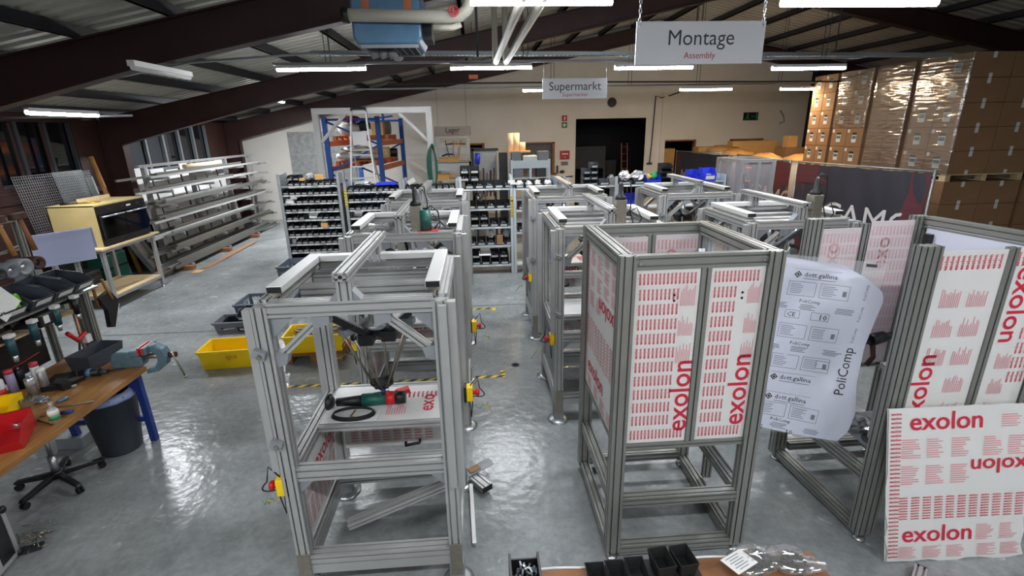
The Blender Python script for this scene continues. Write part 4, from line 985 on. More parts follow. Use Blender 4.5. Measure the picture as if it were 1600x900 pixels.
# ================================================================== WORKBENCH AND THE AREA BY THE LEFT WALL
def scoop_geo(b, w_, d_, h_, front=.5, lip=.35, k=.004, mi=0):
    """open-front stacking bin: full back and sides, sides slope down to a low front (front faces -y), base at z=0"""
    a, c = w_/2, d_/2; f = h_*front; ys = -c+d_*lip
    side = [(-c+d_*.1, 0), (c, 0), (c, h_), (ys, h_), (-c, f)]
    for x in (-a, a-k): b.prism(side, (x, 0, 0), (0,1,0), (0,0,1), (k,0,0), mi)
    b.box(-a, a, c-k, c, 0, h_, mi).box(-a, a, -c+d_*.1, c, 0, k, mi)
    b.slab((-a, -c+d_*.1, 0), (w_, 0, 0), (0, -d_*.1, f), k, mi)
    b.box(-a-.003, a+.003, c-.004, c+.003, h_-.006, h_, mi)
    return b
def scoop_bin(name, label, loc, w_, d_, h_, m, rz=0, group=None, card=True, front=.5):
    t = thing(name, label, 'bin', loc, rz, group); scoop_geo(MB(), w_, d_, h_, front).obj('bin_body', m, t)
    if card:
        c = h_*front
        MB().slab((-w_*.36, -d_/2+d_*.075-.012, c*.3), (w_*.72, 0, 0), (0, -d_*.07, c*.55), -.0015).obj('label_card', 'label', t)
    return t
t = thing('workbench', 'wooden topped workbench with blue steel legs, vise at its end', 'workbench', (-3.33, 4.67, 0))
MB().prism([(0, 0), (0, -3.4), (-.97, -3.4), (-.97, .30)], (0, 0, .80), (1,0,0), (0,1,0), (0,0,.05)).obj('top', 'wood_bench', t, bev=.004)
for y, n in ((-.18, 1), (-3.0, 1)):
    MB().bar((-.06, y+.1, .8), (-.12, y+.2, 0), .06, .05, up=(0,1,0)).obj('leg', 'bench_blue', t); MB().bar((-.85, y+.1, .8), (-.85, y+.2, 0), .06, .05, up=(0,1,0)).obj('leg', 'bench_blue', t)
    MB().bar((-.11, y+.16, .28), (-.85, y+.16, .28), .04, .05).obj('stretcher', 'bench_blue', t)
    MB().prism([(0, 0), (-.2, 0), (-.02, -.2)], (-.05, y+.08, .8), (1,0,0), (0,0,1), (0,.05,0)).obj('corner_plate', 'bench_blue', t)
# vise
t = thing('bench_vise', 'blue grey bench vise with red jaw pads at the workbench corner', 'vise', (-3.36, 4.70, .85), .05)
MB().prism([(-.26, 0), (.0, 0), (.02, .03), (.02, .10), (-.02, .16), (-.20, .17), (-.25, .14), (-.27, .06)], (0, -.06, 0), (1,0,0), (0,0,1), (0,.12,0)).obj('fixed_body', 'vise_blue', t, bev=.012)
MB().box(-.06, .02, -.1, .1, .13, .19).obj('fixed_jaw', 'vise_blue', t, bev=.01); MB().box(.02, .035, -.1, .1, .14, .215).obj('jaw_pad', 'red_cap', t)
MB().cyl((.0, 0, .09), (.2, 0, .09), .028).obj('slide', 'steel', t)
MB().prism([(.10, .19), (.08, .21), (.15, .22), (.22, .17), (.25, .09), (.22, -.0), (.14, -.06), (.03, -.08), (.03, -.04), (.11, -.02), (.15, .05), (.15, .12), (.09, .16)], (0, -.05, 0), (1,0,0), (0,0,1), (0,.1,0)).obj('sliding_jaw', 'vise_blue', t, bev=.012)
MB().box(.07, .10, -.1, .1, .14, .215).obj('moving_jaw', 'vise_blue', t, bev=.006); MB().box(.057, .07, -.1, .1, .14, .212).obj('jaw_pad', 'red_cap', t)
s_ = MB().cyl((.24, 0, .09), (.31, 0, .09), .028).obj('screw_head', 'rust', t); MB().cyl((.29, -.03, .13), (.33, .03, -.17), .009, n=8).lathe([(.014, -.012), (.014, .012)], (.33, .03, -.17), 10).obj('handle', 'steel', s_)
# bins and tools on the bench
t = open_bin('tool_tray', 'long dark grey open bin on the workbench beside the vise', -3.86, 4.79, .85, .24, .42, .16, 'bin_grey', None, -.12, .02)
scoop_bin('stacking_bin', 'red stacking bin at the workbench front edge', tuple(at(8, 692, .85)), .28, .42, .15, 'red', PI*.5+.15 if False else .5, None, False)
t = thing('clear_cup', 'small clear cup lying in the red bin', 'cup', tuple(at(30, 668, .862))); MB().lathe([(.03, 0), (.035, .05), (.033, .05), (.028, .003)], n=14).obj('cup', 'bag_clear', t)
scoop_bin('stacking_bin', 'yellow stacking bin behind the red one on the workbench', tuple(at(0, 648, .85)), .22, .3, .11, 'yellow', .35, None, False)
def can(u, v, h, body, top, label, r=.033, cap=False):
    p = at(u, v, .85); t = thing('spray_can', label, 'spray can', (p.x, p.y, .85), 0, 'spray cans on the workbench')
    MB().lathe([(r, 0), (r, h*.82), (r*.75, h*.88), (r*.4, h*.9)], n=18).obj('can_body', body, t)
    if cap: MB().lathe([(r*.98, h*.82), (r*.98, h*.98), (r*.6, h), (0, h)], n=18).obj('cap', top, t)
    else: MB().lathe([(r*.75, h*.875), (r*.3, h*.9), (r*.22, h*.97), (.0, h*.97)], n=12).obj('nozzle', top, t)
    return t
def wrap_label(t, z0, z1, m, r=.0338): MB().lathe([(r, z0), (r, z1)], n=18).obj('printed_label', m, t)
c = can(5, 622, .2, 'white', 'white', 'white spray can with red band nearest the yellow bin', .038); wrap_label(c, .02, .09, 'red', .0385)
c = can(24, 614, .23, 'can_lilac', 'red_cap', 'lilac spray can with large red cap', .033, True); MB().tube([(0, -.02, .22), (.06, .1, .25), (.13, .2, .3)], .003, 5).obj('straw', 'red', c)
can(38, 606, .21, 'black', 'silver', 'black spray can between lilac and silver cans')
c = can(54, 618, .2, 'silver', 'silver', 'silver spray can without cap in front', .036); wrap_label(c, .10, .15, 'sign_grey', .0363)
c = can(73, 610, .22, 'silver', 'white', 'silver spray can with red square label and white top', .034, True); wrap_label(c, .08, .14, 'red_cap')
can(62, 600, .22, 'white', 'red_cap', 'white spray can with red cap behind the silver ones', .033, True)
t = thing('metal_block', 'ribbed grey metal block before the spray cans', 'metal part', tuple(at(40, 634, .85)), .4); b = MB().box(-.07, .07, -.04, .04, 0, .05)
for i in range(5): b.box(-.06+i*.028, -.05+i*.028, -.04, .04, .05, .065)
b.obj('block', 'steel', t)
t = thing('shiny_parts', 'heap of shiny metal bits beside the spray cans', 'metal parts', tuple(at(62, 628, .85))); b = MB(); rd = random.Random(8)
for i in range(26): b.obox((rd.uniform(-.07,.07), rd.uniform(-.06,.06), rd.uniform(.005,.03)), (.05, .012, .012), (rd.uniform(-.3,.3), rd.uniform(-.3,.3), rd.uniform(0,3)))
o = b.obj('bits', 'screws', t); o['kind'] = 'stuff'
t = thing('glass_bottle', 'lying clear bottle with green and white label near the bench edge', 'bottle', tuple(at(88, 660, .85)))
MB().lathe([(.032, 0), (.036, .01), (.036, .09), (.03, .115), (.014, .15), (.014, .19)], n=18).obj('glass', 'bag_clear', t); MB().lathe([(.0365, .035), (.0365, .075)], n=18).obj('green_label', 'green', t); MB().lathe([(.0372, .07), (.0368, .1), (.031, .117)], n=18).obj('white_label', 'label', t)
def driver(u0, v0, u1, v1, hm, label):
    a, c_ = at(u0, v0, .868), at(u1, v1, .865); t = thing('screwdriver', label, 'screwdriver', (a.x, a.y, .85)); d = V((c_.x-a.x, c_.y-a.y, 0)); L = d.length; d.normalize()
    MB().cyl((0,0,.018), d*(L*.38)+V((0,0,.016)), .016, .013, 10).obj('handle', hm, t); MB().cyl(d*(L*.38)+V((0,0,.014)), d*L+V((0,0,.012)), .004, n=8).obj('blade', 'steel', t)
driver(106, 621, 60, 640, 'heater_blue', 'screwdriver with bright blue handle on the workbench'); driver(114, 642, 62, 651, 'bench_blue', 'screwdriver with dark blue handle near the bottle')
tag(MB().cyl(tuple(at(84, 637, .858)), tuple(at(147, 627, .858)), .006, n=8).obj('steel_rod', 'steel'), 'thin steel rod lying near the workbench edge', 'rod')
tag(MB().cyl(tuple(at(58, 656, .856)), tuple(at(82, 664, .856)), .005, n=8).obj('steel_rod', 'rust'), 'short rusty rod lying beside the red bin', 'rod')
t = thing('cordless_drill', 'black and blue cordless drill lying on the workbench', 'drill', tuple(at(150, 590, .85)), .12)
MB().cyl((-.12, 0, .05), (.05, .0, .055), .035, .038).obj('body', 'black', t); MB().cyl((-.06, 0, .055), (-.02, 0, .055), .04).obj('blue_ring', 'heater_blue', t); MB().cyl((.05, 0, .055), (.11, 0, .055), .03, .022).obj('chuck', 'dark_grey', t); MB().cyl((.11, 0, .055), (.24, .02, .055), .006, n=8).obj('bit', 'black', t)
MB().obox((-.12, -.08, .03), (.06, .14, .05), (0, 0, -.5)).obj('handle', 'black', t, bev=.012); MB().obox((-.17, -.17, .035), (.13, .08, .07), (0, 0, -.5)).obj('battery', 'black_matte', t, bev=.01); MB().blob((-.09, -.17, .012), (.035, .02, .012), n=8, jitter=.3).obj('keys', 'silver', t)
t = thing('black_tray', 'black plastic tray behind the drill and cans', 'tray', tuple(at(93, 600, .85)), .3); MB().box(-.08, .08, -.14, .14, 0, .05).box(-.07, .07, -.12, .1, .05, .055).obj('tray', 'black', t, bev=.006)
# tool rack behind the bench
t = thing('tool_rack', 'aluminium upright frame with sloping shelf behind the workbench', 'tool rack', (-4.43, 4.0, 0))
MB().ext((.20, 1.27, 0), (.20, 1.27, 1.66), .13, .07).obj('post', 'alu_grey', t); MB().ext((.06, .97, 0), (.06, .97, 2.33), .05, .05).obj('post', 'alu_grey', t)
MB().ext((.06, -1.2, 0), (.06, -1.2, 2.33), .05, .05).obj('post', 'alu_grey', t)
MB().ext((.06, -1.2, 2.29), (.06, .97, 2.29), .045, .045).obj('hanging_bar', 'alu_grey', t); MB().ext((.08, -1.2, 1.86), (.08, .97, 1.86), .045, .045).obj('hanging_bar', 'alu_grey', t)
MB().slab((.0, -1.3, 1.58), (0, 2.55, 0), (.42, 0, -.07), -.02).obj('shelf', 'alu_grey', t); MB().box(.2, .42, -1.3, .95, 1.36, 1.375).obj('lower_shelf', 'wood_light', t)
MB().slab((.03, -1.3, .86), (0, 2.2, 0), (0, 0, .5), .008).obj('back_board', 'black', t)
MB().box(.02, .035, .82, 1.12, 1.62, 1.84).obj('plate', 'cast_grey', t)
for i, (y, lb) in enumerate(((5.02, 'end bin next to the thick post'), (4.77, 'second bin from the thick post'), (4.52, 'third bin from the thick post, with small tools'), (4.24, 'fourth one, holding the lime tape roll'), (4.0, 'fifth bin, half hidden by the white plate'))):
    c = scoop_bin('stacking_bin', 'dark grey bin on the tool shelf, '+lb, (-4.13, y, 1.582), .225, .36, .14, 'bin_grey', PI/2, 'bins on the tool shelf', True, .62); c.rotation_euler = (Matrix.Rotation(.165, 3, 'Y')@Matrix.Rotation(PI/2, 3, 'Z')).to_euler()
t = thing('pen_tools', 'small steel tools lying in the third shelf bin', 'tools', (-4.10, 4.52, 1.60)); MB().cyl((-.08, -.04, 0), (.1, .05, .0), .012).cyl((-.05, .05, 0), (.1, -.03, 0), .008).obj('tools', 'silver', t)
t = thing('tape_roll', 'lime green tape roll standing in a shelf bin', 'tape', (-4.02, 4.34, 1.58)); MB().lathe([(.055, -.025), (.075, -.025), (.075, .025), (.055, .025), (.055, -.025)], (0, 0, .08), 20, axis=(.8, .5, .2)).obj('roll', 'lime', t)
t = thing('metal_plate', 'pale metal plate with holes propped over the shelf bins', 'plate', (-3.97, 4.17, 1.60)); MB().obox((0, 0, .1), (.008, .24, .19), (.5, -.25, 0)).obj('plate', 'label', t); MB().obox((.006, -.03, .13), (.006, .02, .02), (.5, -.25, 0)).obj('bolt', 'silver', t)
# hammers, discs and saw on the hanging bars
def hammer(y, label, handle):
    t = thing('hammer', label, 'hammer', (-4.26, y, 2.30), 0, 'hammers on the tool rack'); MB().obox((.03, .0, .03), (.05, .17, .06), (0, 0, .1)).obj('head', 'rust', t, bev=.008); MB().cyl((.03, .01, .02), (.05, .05, -.3), .017, .022, 10).obj('handle', handle, t)
hammer(4.63, 'hammer with honey coloured handle hanging on the tool rack', 'wood_handle'); hammer(4.85, 'hammer with brown handle hanging next to the rusty disc', 'wood_brown')
t = thing('hacksaw', 'steel hacksaw frame hanging on the tool rack', 'saw', (-4.25, 4.42, 2.27)); MB().tube([(0, .28, .0), (0, -.05, .0), (0.02, .02, -.24), (.02, .34, -.2)], .008, 6).obj('frame', 'conduit', t); MB().obox((.03, .03, -.28), (.03, .04, .14), (.1, 0, 0)).obj('handle', 'black', t); MB().box(.02, .024, .02, .34, -.24, -.22).obj('blade', 'steel', t)
for y, r, m, cm, lb in ((4.40, .055, 'dark_grey', 'brass', 'small dark grinding disc on the tool rack'), (4.52, .07, 'mid_grey', 'silver', 'grey grinding disc with bright hub on the tool rack'), (4.65, .078, 'cast_grey', 'silver', 'large pale blue-grey disc wheel on the tool rack'), (4.80, .062, 'rust', 'black', 'rusty brown disc in front of the thin upright')):
    t = thing('grinding_disc', lb, 'disc', (-4.25, y, 1.90), 0, 'discs on the tool rack'); MB().lathe([(r*.4, .1), (r*.6, .14), (r, .14), (r, .04), (r*.9, 0), (.0, 0)], (0,0,0), 22, axis=(1, -.1, 0)).obj('disc', m, t); MB().lathe([(r*.4, .1), (r*.3, .12), (0, .12)], (0,0,0), 14, axis=(1, -.1, 0)).obj('hub', cm, t)
def hung_drill(y, z, m, label, s=1.0):
    t = thing('hanging_drill', label, 'drill', (-3.97, y, z), 0, 'drills hanging under the tool shelf'); MB().cyl((0, 0, -.16*s), (0, 0, .0), .028*s, .034*s).obj('body', m, t); MB().cyl((0, 0, -.22*s), (0, 0, -.16*s), .016*s, .022*s).obj('chuck', 'silver', t); MB().obox((-.09*s, 0, -.03), (.16*s, .045, .05), (0, -.2, 0)).obj('handle', 'black', t, bev=.01); MB().obox((-.17*s, 0, .0), (.07, .09, .09), (0, -.2, 0)).obj('battery', 'black', t, bev=.008); MB().box(-.02, .035, -.03, .03, .0, .03).obj('holder', 'label', t)
hung_drill(4.12, 1.42, 'tool_teal', 'teal drill hanging under the end of the tool shelf nearest the cans'); hung_drill(4.36, 1.46, 'tool_teal', 'second teal drill hanging under the tool shelf, pale holder'); hung_drill(4.62, 1.50, 'tool_teal', 'third drill hanging under the tool shelf near the thin upright'); hung_drill(4.86, 1.52, 'black', 'black drill hanging beside the thin upright')
t = thing('black_tool_case', 'black case with white label on the lower tool shelf', 'case', (-4.06, 4.55, 1.375)); MB().box(-.08, .1, -.12, .12, 0, .12).obj('case', 'black', t, bev=.015); MB().box(.1, .103, -.08, -.02, .03, .1).obj('label_card', 'label', t)
t = thing('red_clamp', 'red angled clamp handle beside the thick upright', 'clamp', (-4.12, 4.97, .86)); MB().tube([(0, -.12, .30), (0, -.02, .18), (.0, .09, .22)], .022, 8).obj('handle', 'red', t); MB().box(-.02, .03, .05, .12, .12, .2).obj('jaw', 'label', t); MB().tube([(0, 0, .18), (-.06, .02, 0)], .012, 6).obj('stem', 'dark_grey', t)
t = thing('long_pole', 'brown pole standing behind the thick upright', 'pole', (-4.22, 5.12, 0)); MB().cyl((0,0,0), (0, .0, 1.62), .016).lathe([(.024, 1.4), (.024, 1.44)], n=10).obj('pole', 'copper', t)
t = thing('hand_brush', 'black brush with wooden handles hanging beyond the thick upright', 'brush', (-4.26, 5.5, 0.95)); MB().cyl((0, .0, .25), (.02, -.02, .60), .016).obj('handle', 'wood_brown', t); MB().cyl((.05, .16, .3), (.04, .1, .55), .016).obj('handle', 'wood_handle', t); MB().cyl((.02, -.02, .58), (.03, -.23, .60), .006, n=6).obj('hook', 'steel', t); MB().prism([(-.02, .36), (.16, .40), (.26, .25), (.1, -.02), (.04, .0), (.06, .2)], (0, .0, 0), (0,1,0), (0,0,1), (.05,0,0)).obj('bristles', 'black', t)
# rolled paper on stand behind the bench
t = thing('paper_roll_stand', 'pale blue paper roll on a thin aluminium stand behind the tool rack', 'paper roll', (-4.85, 6.0, 0), .55); R_ = .13
MB().ext((.08, .05, 0), (.08, .05, 1.85), .05, .05).obj('post', 'alu', t); MB().box(-.2, .35, -.1, .2, 0, .03).obj('foot', 'dark_grey', t)
b = MB(); pr = [(-.135, -.12, 1.76), (-.12, -.06, 1.9), (-.06, .0, 1.955), (.0, .01, 1.97), (.1, 0, 1.97)]
prof_ = [(math.cos(a)*R_, math.sin(a)*R_) for a in [PI*i/14 for i in range(15)]]
prof_ = [(.08+p, 1.84+q) for p, q in prof_[::-1]]; prof_ = [(-.09, 1.62), (-.07, 1.75)]+prof_+[(.225, 1.7)]
vs = []; fs = []
for y, z in prof_:
    for x in (-.24, 0, .30): vs.append((x+.0, y-.1, z+.06*(x+.2)))
for i in range(len(prof_)-1):
    for j in range(2): a = i*3+j; fs.append((a, a+1, a+4, a+3))
MB().add(vs, fs, 0, True).obj('paper', 'lilac_paper', t, normals=False); MB().cyl((-.22, -.02, 1.84), (.18, -.02, 1.865), .11, n=18).obj('roll', 'lilac_paper', t)
# waste bin, stool, shoe, flight case
t = thing('waste_bin', 'round grey waste bin with pale blue bag under the workbench end', 'waste bin', (-3.70, 4.58, 0)); b = MB().lathe([(.165, 0), (.175, .02), (.235, .6), (.25, .6), (.25, .63), (.225, .63), (.165, .03), (0, .03)], n=28); b.obj('tub', 'bin_grey', t)
MB().lathe([(.252, .58), (.258, .60), (.256, .635), (.2, .65), (.14, .60), (.0, .56)], n=13).obj('bag', 'cloth_blue', t); MB().blob((.06, .1, .66), (.1, .1, .08), n=10, jitter=.3, seed=5).obj('rubbish', 'black', t)
t = thing('swivel_stool', 'black five-star castor base of a stool under the workbench', 'stool', (-3.90, 4.05, 0))
MB().cyl((0,0,.12), (0,0,.3), .03).cyl((0,0,.3), (0,0,.56), .018).obj('gas_lift', 'zinc', t); MB().lathe([(.17, .56), (.19, .58), (.19, .62), (.15, .64), (0, .64)], n=24).obj('seat', 'black', t); MB().lathe([(.05, .08), (.05, .14), (.035, .15)], n=14).obj('hub', 'black', t)
for k in range(5):
    a = math.radians(45+72*k); d = V((math.cos(a), math.sin(a), 0)); n = V((-d.y, d.x, 0))
    l = MB().prism([(0, .14), (.32, .095), (.34, .075), (.32, .065), (0, .085)], -n*.022, d, (0,0,1), n*.044).obj('leg', 'black', t, bev=.006)
    MB().cyl(d*.31+n*.022+V((0,0,.03)), d*.31+n*.006+V((0,0,.03)), .03).cyl(d*.31-n*.022+V((0,0,.03)), d*.31-n*.006+V((0,0,.03)), .03).cyl(d*.31+V((0,0,.03)), d*.31+V((0,0,.08)), .01).obj('castor', 'black_matte', l)
t = thing('white_clog', 'grey and white shoe sole lying on the floor under the workbench', 'shoe', (-3.95, 5.05, 0)); MB().prism([(-.13, -.03), (-.05, -.045), (.08, -.05), (.14, -.02), (.14, .02), (.08, .045), (-.05, .035), (-.13, .03)], (0,0,0), (1,0,0), (0,1,0), (0,0,.06)).obj('sole', 'mid_grey', t, bev=.01); MB().box(-.02, .06, -.04, .04, .06, .09).obj('strap', 'label', t)
t = thing('floor_box', 'flat pale box on the floor below the workbench', 'box', (-4.22, 4.72, 0)); MB().box(-.12, .13, -.12, .12, 0, .12).obj('carton', 'cast_grey', t, bev=.005)
t = thing('flight_case', 'black flight case with aluminium edges on the floor, cut by the frame', 'case', (-3.60, 3.06, 0), .17)
MB().box(-.32, .06, -.2, .16, 0.02, .43).obj('shell', 'black', t)
for (x0,x1,y0,y1,z0,z1) in ((.05,.065,-.205,-.17,.02,.43), (.05,.065,.13,.165,.02,.43), (-.32,.065,-.205,-.2,.4,.435), (-.32,.065,.16,.165,.4,.435), (.02,.065,-.205,.165,.43,.436), (.06,.066,-.2,.16,.02,.05), (.06,.066,-.05,-.01,.05,.43)): MB().box(x0,x1,y0,y1,z0,z1).obj('edge_strip', 'alu', t)
for x, y, z in ((.055, -.195, .42), (.055, .155, .42), (.055, -.195, .03), (.055, .155, .03)): MB().lathe([(.0, -.03), (.025, -.02), (.03, 0), (.025, .02), (0, .03)], (x, y, z), 12).obj('corner_ball', 'black', t)
t = thing('wire_scraps', 'heap of bent metal wires and plate beside the flight case', 'scrap metal', tuple(at(60, 846, 0))); b = MB(); rd = random.Random(6)
for i in range(34): p = V((rd.uniform(-.07,.07), rd.uniform(-.09,.09), rd.uniform(.01,.12))); q = p+V((rd.uniform(-.1,.1), rd.uniform(-.08,.08), rd.uniform(-.03,.03))); q.z = max(q.z, .006); b.cyl(p, q, .0035, n=5)
o = b.obj('wires', 'steel', t); o['kind'] = 'stuff'; MB().obox((.02, -.08, .012), (.13, .08, .015), (0, 0, .4)).obj('plate', 'dark_grey', t)

# oven on its stand
t = thing('oven_stand', 'aluminium stand with wooden top and plywood under-shelf carrying the oven', 'stand', (-6.68, 9.05, 0))
for x, y in ((0, 0), (0, 1.42), (-.85, 0), (-.85, 1.42)): MB().ext((x, y, .05), (x, y, 1.10), .06, .06).obj('leg', 'alu', t); MB().lathe([(.04, 0), (.035, .015), (.012, .05)], (x, y, 0), 12).obj('foot', 'zinc', t)
for a, c in (((0,0),(0,1.42)), ((-.85,0),(-.85,1.42)), ((0,0),(-.85,0)), ((0,1.42),(-.85,1.42))):
    for z in (.22, 1.07): MB().ext((a[0], a[1], z), (c[0], c[1], z), .045, .045).obj('rail', 'alu', t)
MB().box(-.92, .05, -.06, 1.6, 1.10, 1.13).obj('top', 'wood_light', t); MB().box(-.86, .02, -.0, 1.42, .245, .265).obj('under_shelf', 'wood_light', t)
t = thing('built_in_oven', 'plywood-boxed double oven with dark glass doors and long chrome handles', 'oven', (-6.70, 9.17, 1.13))
MB().box(-.80, -.02, 0, .02, 0, .74).box(-.80, -.02, 1.34, 1.36, 0, .74).box(-.80, -.02, 0, 1.36, .72, .745).box(-.80, -.78, 0, 1.36, 0, .74).obj('housing', 'plywood', t)
MB().box(-.75, -.02, .02, 1.34, .02, .72).obj('cavity', 'black', t); MB().box(-.02, .02, .03, 1.33, .57, .71).obj('control_panel', 'oven_dark', t); MB().box(-.02, .02, .03, 1.33, .03, .13).obj('lower_panel', 'oven_dark', t)
for y0, y1 in ((.03, .675), (.685, 1.33)):
    d = MB().box(-.02, .022, y0, y1, .14, .56).obj('door', 'oven_glass', t); MB().cyl((.055, y0+.03, .53), (.055, y1-.03, .53), .013).box(.02, .05, y0+.05, y0+.07, .52, .54).box(.02, .05, y1-.07, y1-.05, .52, .54).obj('handle', 'silver', d)
b = MB()
for y in (.25, .62, 1.05): b.box(.02, .023, y, y+.1, .62, .67)
b.obj('display', 'black', t); MB().box(.02, .023, .78, .9, .63, .66).obj('label_card', 'label', t)
t = thing('wood_board', 'narrow pale board standing along the back of the oven top', 'board', (-7.35, 9.4, 1.875)); MB().box(-.01, .01, .3, 1.13, 0, .06).obj('board', 'wood_light', t)
t = thing('snips', 'black handled snips lying on the oven housing', 'tool', (-7.15, 9.45, 1.877), .6); MB().cyl((-.25, 0, .02), (0, 0, .02), .02, .012).obj('handle', 'black', t); MB().cyl((0, 0, .015), (.3, -.1, .015), .008).cyl((0,0,.015), (.32, .06, .015), .008).obj('blades', 'brass', t)
for i, (x, y, z0, w_, h_, m, lb) in enumerate(((-8.1, 9.75, 0, .9, 2.35, 'zinc', 'coarse wire mesh panel leaning on the dark wall behind the oven'), (-7.98, 10.55, 0, .95, 2.34, 'zinc', 'second wire mesh panel overlapping a pale sheet behind the oven'))):
    t = thing('wire_mesh', lb, 'wire mesh', (x, y, 0)); b = MB(); n = int(w_/.05); k = int(h_/.05); g = .3
    for j in range(n+1): b.bar((0, j*.05, .02), (-g, j*.05, h_), .009, .009)
    for j in range(k+1): b.bar((-g*j/k, 0, .02+(h_-.02)*j/k), (-g*j/k, w_, .02+(h_-.02)*j/k), .009, .009)
    b.obj('mesh', m, t)
t = thing('metal_sheet', 'pale metal sheet leaning behind the wire mesh panels', 'metal sheet', (-8.15, 10.7, 0)); MB().slab((0,0,0), (0, .8, 0), (-.3, 0, 2.36), .01).obj('sheet', 'cast_grey', t); MB().slab((.03, .8, 0), (0, .2, 0), (-.3, 0, 2.2), .02).obj('strip', 'shelf_blue_grey', t)
tag(MB().cyl((-7.9, 11.68, .0), (-8.35, 11.72, 2.62), .05).obj('cardboard_tube', 'wood_handle'), 'tall brown tube leaning against the steel column', 'tube')
for i, (y, m, lb) in enumerate(((9.9, 'dark_grey', 'dark machine block stored under the oven table line by the wall'), (10.7, 'hose_green', 'low dark green box stored by the wall behind the oven stand'))):
    t = thing('stored_box', lb, 'box', (-7.84, y, 0)); MB().box(-.2, .2, -.3, .3, 0, .5+.2*i).obj('body', m, t, bev=.02); MB().box(-.21, .21, -.31, .31, .4, .44).obj('band', 'black', t)
for i in range(4):
    tag(MB().slab((-7.6-.03*i, 11.60+i*.16, 0), (0, .12, 0), (-.45, 0, .8+.1*(i % 2)), .03).obj('offcut_board', ['cast_grey', 'label', 'wood_light', 'shelf_grey'][i]), ['grey', 'white', 'pale wooden', 'light metal'][i]+' offcut leaning below the column behind the oven stand', 'board', 'offcuts by the column')
# profile rack
t = thing('profile_rack', 'cantilever rack of aluminium posts and arms along the left wall', 'storage rack', (-7.55, 11.9, 0))
RY = (.2, 2.1, 4.0, 5.7); AZ = (.42, .80, 1.12, 1.45, 1.78, 2.08)
for y in RY:
    MB().ext((0, y, 0), (0, y, 2.4), .09, .09).obj('post', 'alu', t); MB().ext((-.1, y, .06), (.65, y, .06), .09, .06).obj('foot', 'alu', t)
    for k, z in enumerate(AZ): MB().ext((.045, y, z), (.62-.02*k, y, z+.02), .045, .06).obj('arm', 'alu', t)
MB().ext((0, .0, 2.37), (0, 5.9, 2.37), .08, .06).obj('top_rail', 'alu', t)
rd = random.Random(14); k = 0; LV = (.10,)+tuple(z+.045 for z in AZ)
for li, z in enumerate(LV):
    n = (7, 6, 6, 5, 5, 4, 4)[li]; x = .12
    for i in range(n):
        wd = rd.choice((.045, .06, .08, .045)); y0 = rd.uniform(-1.0, .3); L = rd.uniform(3.2, 6.2) if i < n-1 else 6.0; hh = rd.choice((.045, .045, .08))
        m = rd.choice(('alu_grey', 'alu_grey', 'steel', 'alu', 'alu_bright'))
        o = MB().ext((x+wd/2, y0, z+hh/2), (x+wd/2, y0+L, z+hh/2), wd, hh).obj('aluminium_profile', m); o.location = (-7.55, 11.9, 0)
        tag(o, 'long aluminium profile lying on %s of the profile rack' % ('the floor skids', 'the lowest arms', 'the second arms', 'the third arms', 'the fourth arms', 'the fifth arms', 'the top arms')[li], 'profile', 'profiles on level %d of the rack' % (li+1)); x += wd+.012
        zt = z+hh
        for lay in range(rd.choice((0, 1, 1, 2) if li < 5 else (0, 0, 1))):
            h2 = rd.choice((.04, .045, .06)); L2 = L*rd.uniform(.55, .95); ya = y0+rd.uniform(.05, .4); zt += .002
            o = MB().ext((x-wd/2-.012, ya, zt+h2/2), (x-wd/2-.012, ya+L2, zt+h2/2), wd*.95, h2).obj('aluminium_profile', rd.choice(('alu', 'alu_grey', 'steel', 'alu_grey'))); o.location = (-7.55, 11.9, 0); zt += h2
            tag(o, 'long aluminium profile lying on %s of the profile rack' % ('the floor skids', 'the lowest arms', 'the second arms', 'the third arms', 'the fourth arms', 'the fifth arms', 'the top arms')[li], 'profile', 'profiles on level %d of the rack' % (li+1))
tag(MB().cyl((-7.25, 13.2, 2.28), (-7.25, 15.0, 2.28), .06).obj('paper_tube', 'cream'), 'cream cardboard tube on the top arms of the profile rack', 'tube')
tag(MB().box(-7.2, -6.5, 11.6, 15.6, .005, .06).obj('skid_board', 'wood_brown'), 'brown wooden skid under the lowest profiles', 'board') if False else None
for i, y in enumerate((11.75, 13.6, 15.4)): tag(MB().box(-7.6, -6.75, y, y+.14, 0, .095).obj('wooden_skid', 'wood_brown'), ('wooden skid at the free ends of the lowest profiles', 'wooden skid under the middle of the lowest profiles', 'wooden skid under the far part of the lowest profiles')[i], 'skid')
t = thing('flat_cardboard', 'flattened cardboard strips on the floor along the profile rack', 'cardboard', (-6.62, 13.4, 0)); MB().slab((0, -1.6, .004), (.16, .1, 0), (-.05, 2.9, .02), .006).obj('strip', 'cardboard', t); MB().slab((-.03, -1.95, .004), (.2, 0, 0), (0, .25, 0), .006).obj('scrap', 'cardboard_light', t)
for i in range(7):
    tag(MB().slab((-8.05+.02*i, 12.9+i*.62, .02), (0, .56, 0), (-.28, 0, 2.25-.06*(i % 3)), .025).obj('leaning_board', 'white'), 'white board leaning on the wall behind the profile rack, %s from the column' % ('first', 'second', 'third', 'fourth', 'fifth', 'sixth', 'seventh')[i], 'board', 'white boards behind the profile rack')

